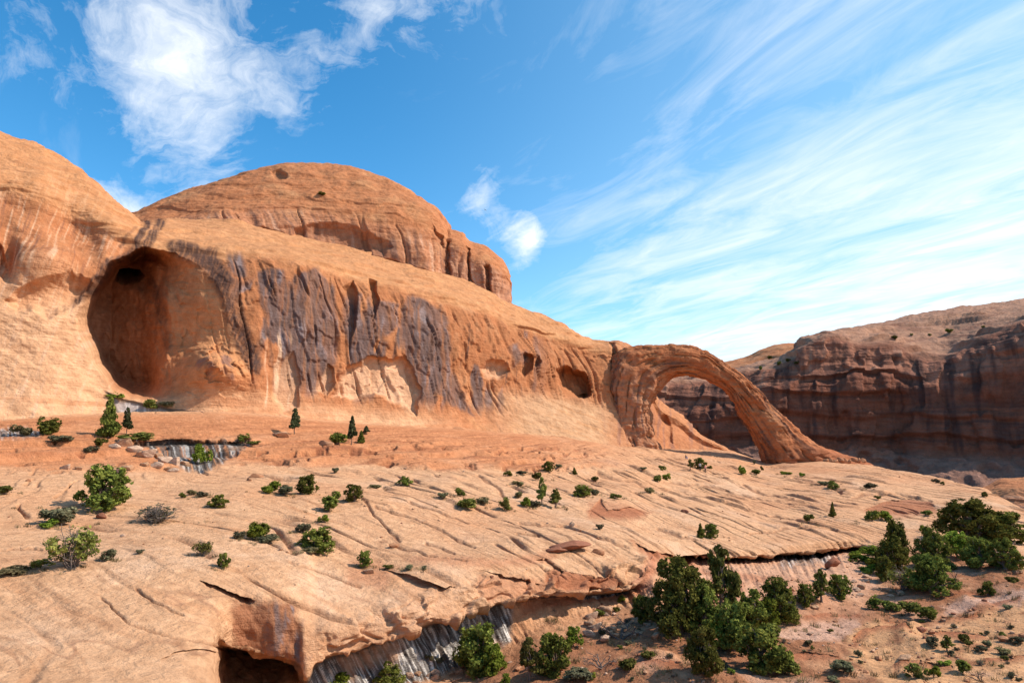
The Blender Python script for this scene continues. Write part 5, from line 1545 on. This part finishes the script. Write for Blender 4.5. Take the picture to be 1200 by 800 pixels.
 ('shrub', 1185, 682, 16, 9, 'low round bush near the right frame edge, upper slope', 'e'),
 ('dark_shrub', 1029, 713, 22, 16, 'dark bush at the left of the row above the sandstone basin', 'e'),
 ('shrub', 1046, 714, 20, 12, 'grey-olive bush, second of the row above the basin', 'e'),
 ('shrub', 1066, 720, 28, 20, 'wide olive bush, third of the row above the basin', 'e'),
 ('dark_shrub', 1088, 727, 24, 17, 'dark bush at the right of the row above the basin', 'e'),
 # lower right scrub
 ('sage', 1092, 756, 16, 11, 'grey-green bush right of the sandstone basin', 'e'),
 ('open_tree', 1110, 762, 18, 17, 'small crooked tree right of the sandstone basin', 'e'),
 ('shrub', 1129, 752, 14, 13, 'olive bush up-right of the small crooked tree', 'e'),
 ('shrub', 1070, 792, 22, 18, 'olive bush at the bottom edge, left of three', 'e'),
 ('bright_shrub', 1094, 793, 16, 15, 'fresh green bush at the bottom edge, middle of three', 'e'),
 ('dark_shrub', 1127, 788, 19, 16, 'dark bush at the bottom edge, right of three', 'e'),
 ('dead_tree', 1149, 797, 18, 17, 'small dead tree at the bottom right corner', 'e'),
 ('sage', 1150, 763, 14, 8, 'grey bush of a pair at lower right, left one', 'e'),
 ('sage', 1157, 757, 10, 9, 'grey bush of a pair at lower right, right one', 'e'),
 ('sage', 1192, 753, 18, 8, 'grey bush against the right frame edge, low', 'e'),
 ('sage', 1181, 713, 11, 6, 'grey bush on the pink rock at right', 'e'),
 ('sage', 988, 787, 28, 15, 'long grey bush at the bottom left of the sandstone basin', 'e'),
 ('sage', 1006, 769, 8, 8, 'small grey bush at the left rim of the sandstone basin', 'e'),
 ('sage', 976, 798, 15, 6, 'grey bush cut by the bottom frame edge, left of the basin', 'e'),
 ('dry_shrub', 1176, 765, 16, 7, 'pale dry bush at lower right', 'e'),
 ('bright_shrub', 1106, 778, 15, 7, 'yellow-green low bush under the small crooked tree', 'e'),
 # bottom centre, in front of the seep wall
 ('juniper', 561, 788, 58, 60, 'round-topped juniper before the grey streaked seep wall', 'd'),
 ('bright_shrub', 541, 779, 20, 17, 'bright bush at the left foot of the seep-wall juniper', 'd'),
 ('broadleaf', 577, 789, 34, 34, 'light green bushy tree at the right foot of the seep-wall juniper', 'd'),
 ('open_tree', 620, 797, 34, 46, 'olive tree with bare trunk at the bottom, left of the dark one', 'd'),
 ('juniper', 650, 792, 44, 50, 'dark juniper at the bottom centre thicket', 'd'),
 ('broadleaf', 646, 768, 30, 28, 'yellow-green tree top over the dark bottom juniper', 'd'),
 ('broadleaf', 672, 757, 24, 24, 'bright green pointed tree at the right of the bottom thicket', 'd'),
 ('broadleaf', 593, 803, 14, 15, 'small bright bush at the bottom edge between the two junipers', 'd'),
 ('juniper', 456, 804, 34, 28, 'juniper top rising over the bottom edge below the seep wall', 'd'),
 ('bright_shrub', 400, 808, 26, 20, 'bright bush top at the bottom edge beside the cave', 'd'),
 ('dry_shrub', 503, 774, 10, 8, 'tiny yellow bush on the grey seep wall', 'd'),
 ('sage', 516, 776, 12, 8, 'small grey bush next to the yellow bush on the seep wall', 'd'),
 ('dead_tree', 728, 748, 46, 26, 'dark twisted dead tree on the rubble slope', 'd'),
 ('dead_tree', 706, 782, 36, 18, 'fallen dark dead branches below the twisted dead tree', 'd'),
 ('dark_shrub', 703, 721, 12, 8, 'dark bush on the rim of the rubble slope', 'd'),
 ('bright_shrub', 729, 705, 12, 9, 'yellow-green bush in the red gully by the end of the seep', 'd'),
 ('shrub', 722, 716, 9, 7, 'olive bush just below the red gully bush', 'd'),
 ('sage', 678, 797, 36, 16, 'pale grey bush at the bottom edge right of the bottom thicket', 'd'),
 ('bright_shrub', 692, 795, 12, 10, 'yellow-green bush right of the pale grey bottom bush', 'd'),
 # slickrock extras
 ('sage', 480, 667, 12, 6, 'small grey bush left on the pale slab above the lip', 'b'),
 ('shrub', 455, 666, 14, 6, 'low olive bush on the red soil above the lip', 'b'),
 ('sage', 497, 667, 7, 5, 'tiny dark grey bush right on the pale slab above the lip', 'b'),
 # far mesa and dome
 ('dark_shrub', 1048, 398, 8, 6, 'distant dark bush on the far mesa slope, leftmost', 'f'),
 ('dark_shrub', 1068, 393, 4, 3, 'distant tiny bush on the far mesa, second from left', 'f'),
 ('dark_shrub', 1090, 393, 5, 3, 'distant tiny bush on the far mesa, third from left', 'f'),
 ('dark_shrub', 1112, 390, 9, 6, 'distant dark bush on the far mesa, rightmost large', 'f'),
 ('dark_shrub', 1152, 384, 5, 3, 'distant tiny bush near the right end of the far mesa', 'f'),
 ('dark_shrub', 891, 434, 5, 6, 'distant dark juniper on the far rim right of the arch, leftmost', 'f'),
 ('dark_shrub', 902, 421, 6, 5, 'distant juniper on the far rim under the pale dome, highest', 'f'),
 ('dark_shrub', 913, 428, 5, 6, 'distant juniper on the far rim, middle one', 'f'),
 ('dark_shrub', 923, 424, 7, 5, 'distant juniper on the far rim right of the middle one', 'f'),
 ('dark_shrub', 934, 427, 7, 5, 'distant juniper on the far rim against the reddish cliff', 'f'),
 ('dark_shrub', 376, 229, 11, 5, 'dark bush growing on the face of the big dome', 'f'),
]
GROUPS = {'a': 'trees and bushes at the cliff foot', 'b': 'bushes on the near pale bench', 'c': 'bushes on the slickrock below the arch',
          'd': 'junipers and bushes of the thickets in the wash', 'e': 'junipers and scrub on the right of the wash', 'f': 'distant bushes on the heights'}
rng = random.Random(11)
spots = [(p, on_ground(p[1], p[2])) for p in PLANTS]
# small scrub, stones and grass are found before anything stands in the way
scrub_spots, stone_spots, grass_spots = [], [], []
for i in range(60):
    x = rng.uniform(690, 1195); y = rng.uniform(695, 798)
    if y < 700 + max(0, (800 - x)) * 0.3 or (1000 < x < 1080 and 735 < y < 775):
        continue
    l = on_ground(x, y)
    if l: scrub_spots.append((x, y, l))
for i in range(800):
    x = rng.uniform(470, 1200); y = rng.uniform(650, 800) ** 1.0
    if x < 700 and y < 745 + (700 - x) * 0.22: continue
    if x < 1000 and y < 690 - (x - 700) * 0.1: continue
    l = on_ground(x, y)
    if l: stone_spots.append(l)
for i in range(150):
    x = rng.uniform(0, 1150); y = rng.uniform(548, 690)
    l = on_ground(x, y)
    if l and l.y < 230: stone_spots.append(l)
for i in range(380):
    x = rng.uniform(640, 1200); y = rng.uniform(655, 800)
    if x < 1000 and y < 705 - (x - 700) * 0.1: continue
    l = on_ground(x, y)
    if l: grass_spots.append((l, 1.0))
for (k, px, py, w_, h_, lab, g), l in spots:
    if g in 'bc' and w_ > 11 and l:
        for j in range(7):
            a = on_ground(px + rng.gauss(0, w_ * 0.75), py + abs(rng.gauss(0, 2)) - 1)
            if a and abs(a.y - l.y) < 8: grass_spots.append((a, 0.8))

BOULDERS = [  # kind, x, y, w, h, label
]
rub = []
for (x, y, w_) in ((134, 524, 14), (146, 522, 22), (158, 527, 16), (168, 533, 14), (176, 532, 18), (186, 537, 16), (196, 541, 20), (206, 543, 17), (217, 545, 12),
                   (183, 546, 15), (170, 545, 10), (196, 550, 9), (150, 550, 14), (140, 552, 10), (78, 549, 14), (92, 550, 10), (203, 552, 12)):
    rub.append((x, y, w_, w_ * 0.5, 'tan sandstone block in the rubble spilling left of the streaked grotto', 'rubble blocks beside the grotto'))
for i in range(26):
    x = rng.uniform(690, 775); y = rng.uniform(712, 745) + (x - 690) * 0.06
    rub.append((x, y, rng.uniform(6, 17), 0, 'pale angular block in the rubble slope under the red gully', 'rubble blocks under the red gully'))
for i in range(9):
    rub.append((968 + i * 5.4, 540 + (i % 3) * 0.7 - i * 0.1, rng.uniform(6, 10), 4.5, 'red knobbly block in the row trailing right from the arch foot', 'red blocks trailing from the arch foot'))
for i in range(22):
    x = rng.uniform(1000, 1060); y = rng.uniform(660, 700)
    rub.append((x, y, rng.uniform(4, 10), 0, 'pinkish block in the stony gully below the yellow-green bushes', 'pink blocks of the right gully'))
for i in range(14):
    x = rng.uniform(1165, 1200); y = rng.uniform(635, 672)
    rub.append((x, y, rng.uniform(4, 9), 0, 'grey block in the scree at the right frame edge', 'grey scree blocks at the right edge'))
for i in range(26):
    x = rng.uniform(455, 680); y = 800 - (x - 455) * 0.13 + rng.uniform(-6, 8)
    rub.append((x, y, rng.uniform(4, 13), 0, 'block of broken rock at the foot of the seep wall, bottom centre', 'blocks at the foot of the seep wall'))
rub += [(668, 642, 46, 9, 'flat dark red slab lying on the slickrock above the seep', None), (652, 646, 24, 6, 'smaller red slab overlapping the flat dark red slab', None),
        (700, 648, 16, 6, 'red block at the right end of the red slabs', None), (976, 663, 19, 11, 'square dark red block fallen under the shaded overhang', None),
        (803, 600, 9, 5, 'single dark grey boulder on the open slickrock', None), (382, 521, 22, 6, 'flat red slab below the left juniper of the pine group', None),
        (330, 511, 20, 7, 'brown boulder left of the lone small pine', None), (300, 559, 16, 5, 'flat red stone at the foot of the red ledge, larger of two', None),
        (292, 563, 8, 4, 'small red stone at the foot of the red ledge, smaller of two', None), (119, 607, 12, 7, 'rust-red stone at the foot of the large spreading juniper', None),
        (432, 671, 15, 7, 'orange block below the compact round bush', None), (1060, 772, 20, 6, 'flat orange slab in the sandstone basin', None)]
rub_spots = [(r_, on_ground(r_[0], r_[1])) for r_ in rub]
PEOPLE = [(826.5, 553.5, 'stand', (0.52, 0.20, 0.19), (0.03, 0.03, 0.035), 'hiker in a pink-red shirt and dark trousers standing under the arch'),
          (820.5, 551.0, 'stand', (0.62, 0.60, 0.58), (0.02, 0.02, 0.022), 'hiker in a white shirt and black trousers beside the dark juniper'),
          (803.8, 537.5, 'sit', (0.03, 0.03, 0.05), (0.10, 0.16, 0.32), 'person in dark top and blue trousers sitting near the arch pier')]
people_spots = [on_ground(p[0], p[1]) for p in PEOPLE]

# ------------------------------------------------------------------ planting
for i, ((kind, px, py, w_, h_, lab, g), l) in enumerate(spots):
    if l is None:
        continue
    dist = l.y
    wm, hm = w_ / F_PX * dist, h_ / F_PX * dist
    nm, cat, cn, tn = INFO[kind]
    cm, tm = PROTO[kind][rng.randrange(len(PROTO[kind]))]
    root = link(nm, None, label=lab, category=cat, group=GROUPS[g])
    root.empty_display_size = 0.3
    root.location = l - Vector((0, 0, 0.02 * hm))
    root.rotation_euler = (0, 0, rng.uniform(0, 6.283))
    sc = (wm * 1.08, wm * 1.08, hm * 1.05)
    if tm is not None:
        link(tn, tm, root).scale = sc
    if cm is not None:
        link(cn, cm, root).scale = sc
for x, y, l in scrub_spots:
    kind = rng.choice(['sage', 'sage', 'shrub', 'dry_shrub', 'bare_shrub'])
    cm, tm = PROTO[kind][rng.randrange(len(PROTO[kind]))]
    w_ = rng.uniform(5, 11) / F_PX * l.y
    root = link('low_scrub', None, label='small low scrub bush dotted over the red soil of the wash', category='shrub', group='low scrub dotted over the wash')
    root.location = l
    root.rotation_euler = (0, 0, rng.uniform(0, 6.283))
    for nme, me_ in (('stems', tm), ('foliage', cm)):
        link(nme, me_, root).scale = (w_, w_, w_ * rng.uniform(0.55, 0.8))


# ------------------------------------------------------------------ boulders, loose stones, dry grass
def ico_np(sub):
    import bmesh
    bm = bmesh.new()
    bmesh.ops.create_icosphere(bm, subdivisions=sub, radius=1.0)
    v = np.array([q.co[:] for q in bm.verts]); f = np.array([[q.index for q in fc.verts] for fc in bm.faces])
    bm.free()
    return v, f


IV4, IF4 = ico_np(4)
IV1, IF1 = ico_np(1)


def rock_shape(v, seed, sharp=0.55):
    r = np.random.RandomState(seed)
    v = v.copy()
    for k in range(9):                                  # cut flat faces
        n_ = r.normal(size=3); n_ /= np.linalg.norm(n_)
        h_ = r.uniform(0.45, 0.8)
        ex = np.maximum(v @ n_ - h_, 0)
        v -= ex[:, None] * n_ * 0.92
    nz = fbm(v[:, 0] * 1.6 + seed, v[:, 1] * 1.6, v[:, 2] * 1.6, 4, .55)
    v *= (1 + 0.13 * nz)[:, None]
    return v


STONE_COL = [(0.52, 0.30, 0.18), (0.45, 0.21, 0.11), (0.56, 0.36, 0.25), (0.30, 0.12, 0.07)]
BM = []
for s in range(8):
    v = rock_shape(IV4, 300 + s)
    c = np.array(STONE_COL[s % 4])
    cc = np.broadcast_to(c, v.shape).copy()
    cc = lerp3(cc, c * 0.7, sstep(0, .4, fbm(v[:, 0] * 2, v[:, 1] * 2, v[:, 2] * 4 + s, 3)))
    BM.append(mesh_np('boulder', v, IF4, M_STONE, {'rock_color': ('POINT', cc)}, smooth=True))
for k, ((x, y, w_, h_, lab, grp), l) in enumerate(rub_spots):
    if l is None:
        continue
    red_ = ('red' in lab and 'under the red' not in lab)
    if grp is None:
        mi = 3 if ('dark red' in lab or 'rust' in lab or lab.startswith('smaller red')) else 1 if red_ else 7 if 'dark grey' in lab else 0
    else:
        mi = rng.choice([1, 5]) if red_ else rng.choice([0, 2, 4, 6])
    o = link('boulder', BM[mi], label=lab, category='boulder')
    if grp: o['group'] = grp
    ww = w_ / F_PX * l.y * 0.5
    hh = (h_ if h_ else w_ * rng.uniform(0.4, 0.7)) / F_PX * l.y * 0.75
    o.scale = (ww * 1.1, ww * rng.uniform(0.7, 1.0), hh)
    o.location = l + Vector((0, 0, hh * 0.25))
    tl = 0.04 if grp is None else 0.25
    o.rotation_euler = (rng.uniform(-tl, tl), rng.uniform(-tl, tl), rng.uniform(-.5, .5))

vs_, fs_, cs_ = [], [], []
rn = np.random.RandomState(5)
shapes = [rock_shape(IV1, 400 + s) for s in range(6)]
for k, l in enumerate(stone_spots):
    size = min(0.45, 0.05 + 0.10 * rn.pareto(2.6)) * (0.6 + l.y / 90)
    v = shapes[k % 6] * size * np.array((1, rn.uniform(.7, 1), rn.uniform(.45, .8)))
    a = rn.rand() * 6.28
    v = v @ np.array(((math.cos(a), -math.sin(a), 0), (math.sin(a), math.cos(a), 0), (0, 0, 1))).T + np.array(l) + (0, 0, size * .2)
    vs_.append(v); fs_.append(IF1 + k * len(IV1))
    cs_.append(np.broadcast_to(np.array(STONE_COL[rn.choice(4, p=(.35, .3, .2, .15))]) * rn.uniform(.75, 1.15), v.shape))
link('loose_stones', mesh_np('loose_stones', np.concatenate(vs_), np.concatenate(fs_), M_STONE, {'rock_color': ('POINT', np.concatenate(cs_))}, smooth=False),
     kind='stuff', label='loose sandstone pebbles scattered over the wash and the slickrock', category='stones')

gv, gt = [], []
for l, sc_ in grass_spots:
    nb = rn.randint(14, 26)
    hgt = rn.uniform(0.12, 0.34) * (0.7 + l.y / 140) * sc_
    tone = rn.rand()
    for b in range(nb):
        a = rn.rand() * 6.283
        base = np.array(l) + np.array((rn.normal() * hgt * .45, rn.normal() * hgt * .45, -0.02))
        tip = base + np.array((math.cos(a) * hgt * rn.uniform(.2, .8), math.sin(a) * hgt * rn.uniform(.2, .8), hgt * rn.uniform(.6, 1.1)))
        wv_ = np.array((-math.sin(a), math.cos(a), 0)) * hgt * 0.07
        mid = (base + tip) / 2 + np.array((0, 0, hgt * .08))
        gv.append((base - wv_, base + wv_, tip + wv_ * .2, tip - wv_ * .2))
        gt.append(np.clip(tone + rn.normal() * .15, 0, 1))
gv = np.array(gv).reshape(-1, 3)
link('dry_grass', mesh_np('dry_grass', gv, np.arange(len(gv)).reshape(-1, 4), L_DRY, {'tone': ('FACE', np.array(gt))}, smooth=False),
     kind='stuff', label='thin tufts of dry grass scattered over the wash and round the bushes', category='grass')

# ------------------------------------------------------------------ people and a bird
M_SKIN = plain_material('skin', (0.42, 0.24, 0.16), 0.6, 8, 0.08)
M_HAIR = plain_material('hair', (0.035, 0.022, 0.015), 0.7, 30, 0.3)


def person(px, py, pose, shirt, trousers, lab, l):
    sit = pose == 'sit'
    hip = 0.28 if sit else 0.92
    V_ = []; E_ = []; R_ = []; TAG = []

    def add(co, rad, par=None):
        V_.append(co); R_.append(rad)
        if par is not None: E_.append((par, len(V_) - 1))
        return len(V_) - 1
    lean = 0.10 if sit else 0.0
    pel = add((0, 0, hip), 0.15)
    wst = add((0, lean * .4, hip + 0.18), 0.13, pel)
    chs = add((0, lean * .2, hip + 0.38), 0.16, wst)
    nck = add((0, 0, hip + 0.56), 0.06, chs)
    hd0 = add((0, -0.01, hip + 0.64), 0.085, nck)
    hd1 = add((0, -0.015, hip + 0.76), 0.085, hd0)
    hands = []
    for s in (-1, 1):
        sh = add((s * 0.19, 0, hip + 0.48), 0.065, chs)
        el = add((s * 0.25, 0.03 if not sit else -0.10, hip + 0.22), 0.048, sh)
        wr = add((s * 0.26, -0.05 if not sit else -0.30, hip - 0.02 if not sit else hip + 0.22), 0.035, el)
        pa = add((s * 0.26, -0.07 if not sit else -0.37, hip - 0.10 if not sit else hip + 0.20), 0.038, wr)
        hands.append((V_[pa], s))
        hp = add((s * 0.10, 0, hip - 0.05), 0.095, pel)
        if sit:
            kn = add((s * 0.14, -0.42, hip + 0.22), 0.065, hp)
            an_ = add((s * 0.13, -0.58, 0.08), 0.045, kn)
            add((s * 0.14, -0.76, 0.05), 0.04, an_)
        else:
            kn = add((s * 0.11, -0.03 * s, 0.50), 0.066, hp)
            an_ = add((s * 0.12, 0.06 * s, 0.09), 0.045, kn)
            add((s * 0.13, 0.06 * s - 0.17, 0.045), 0.04, an_)
    me = bpy.data.meshes.new('body')
    me.from_pydata(V_, E_, [])
    tmp = bpy.data.objects.new('tmp_body', me)
    C.objects.link(tmp)
    sk = tmp.modifiers.new('skin', 'SKIN')
    for k, sv in enumerate(me.skin_vertices[0].data):
        sv.radius = (R_[k], R_[k] * (0.72 if k in (0, 1, 2) else 1.0))
        sv.use_root = (k == 0)
    sb = tmp.modifiers.new('sub', 'SUBSURF'); sb.levels = 1; sb.render_levels = 1
    dg = bpy.context.evaluated_depsgraph_get()
    bodym = bpy.data.meshes.new_from_object(tmp.evaluated_get(dg))
    bpy.data.objects.remove(tmp)
    vv = np.array([q.co[:] for q in bodym.vertices])
    ff = [list(pg.vertices) for pg in bodym.polygons]
    paths = []
    for (hx, hy, hz), s in hands:                       # five separate fingers, gently curled
        for f_ in range(5):
            off = (f_ - 1.5) * 0.018
            L = (0.085, 0.095, 0.088, 0.07, 0.06)[f_]
            if f_ == 4:
                p0 = (hx, hy - 0.03, hz); p1 = (hx - s * 0.02, hy - 0.065, hz - 0.04)
            else:
                p0 = (hx, hy + off, hz - 0.02); p1 = (hx - s * 0.015, hy + off, hz - 0.02 - L)
            paths.append((bez(np.array(p0), np.array(p1), 3, np.random.RandomState(3), 0.002), (0.010, 0.009, 0.006)))
    fv, fq = tubes(paths, 5)
    allv = np.concatenate([vv, fv]); nb = len(vv)
    faces = ff + [[int(a) + nb for a in q_] for q_ in fq]
    bm_ = bpy.data.meshes.new('body')
    bm_.from_pydata([tuple(q) for q in allv], [], faces)
    for m_ in (M_SKIN, plain_material('shirt_cloth', shirt, 0.9, 12, .12), plain_material('trouser_cloth', trousers, 0.9, 12, .12)):
        bm_.materials.append(m_)
    for k, pg in enumerate(bm_.polygons):
        z = pg.center.z; y_ = pg.center.y
        pg.use_smooth = True
        if k >= len(ff) or z > hip + 0.57 or (abs(pg.center.x) > 0.235 and z < hip + 0.20 and y_ > -0.5 and not (sit and z < hip + 0.1)):
            pg.material_index = 0
        elif z > hip + 0.04 and not (sit and y_ < -0.16 and abs(pg.center.x) < 0.235):
            pg.material_index = 1
        else:
            pg.material_index = 2
    root = link('person', None, label=lab, category='person', group='hikers resting by the arch')
    root.location = l
    root.rotation_euler = (0, 0, rng.uniform(-0.8, 0.8))
    link('body', bm_, root)
    hv_ = IV4[(IV4[:, 2] > -0.15) | (IV4[:, 1] > 0.25)]
    v = IV4 * np.array((0.098, 0.112, 0.105)) + np.array((0, 0.012, hip + 0.755))
    keep = [f_ for f_ in IF4 if all((IV4[q_, 2] > 0.05) or (IV4[q_, 1] > 0.2) for q_ in f_)]
    link('hair', mesh_np('hair', v, np.array(keep), M_HAIR), root)
    nose = IV1 * np.array((0.012, 0.018, 0.02)) + np.array((0, -0.112, hip + 0.70))
    link('nose', mesh_np('nose', nose, IF1, M_SKIN), root)


for p_, l in zip(PEOPLE, people_spots):
    if l is not None:
        person(*p_, l)

bd = Vector(ray(568.6, 246.2)) * 260.0
root = link('bird', None, label='tiny dark bird gliding in the open sky right of the domes', category='bird')
root.location = bd
root.rotation_euler = (0.1, 0.35, 0.6)
M_FEATHER = plain_material('feathers', (0.05, 0.05, 0.055), 0.8, 20, .3)
v = IV4 * np.array((0.09, 0.30, 0.085))
v[:, 0] *= 1 - 0.5 * np.clip(-IV4[:, 1], 0, 1)
link('body', mesh_np('bird_body', v, IF4, M_FEATHER), root)
for s in (-1, 1):
    sec = np.linspace(0, 1, 7)
    rows = []
    for q_ in sec:
        ch = 0.16 * (1 - q_ ** 2 * 0.8); cx = s * (0.06 + 0.62 * q_); cy = 0.05 - 0.12 * q_ ** 2; cz = 0.03 + 0.12 * math.sin(q_ * 2.4)
        rows.append([(cx, cy + ch, cz), (cx, cy, cz + 0.018), (cx, cy - ch, cz), (cx, cy, cz - 0.012)])
    rows = np.array(rows)
    link('wing', mesh_np('bird_wing', rows.reshape(-1, 3), grid_quads(7, 4, True), M_FEATHER), root)
tail = np.array([(-0.03, -0.22, 0.01), (0.03, -0.22, 0.01), (0.09, -0.48, 0.0), (-0.09, -0.48, 0.0), (-0.03, -0.22, -0.01), (0.03, -0.22, -0.01), (0.09, -0.48, -0.01), (-0.09, -0.48, -0.01)])
link('tail', mesh_np('bird_tail', tail, np.array([(0, 1, 2, 3), (7, 6, 5, 4), (0, 4, 5, 1), (1, 5, 6, 2), (2, 6, 7, 3), (3, 7, 4, 0)]), M_FEATHER), root)
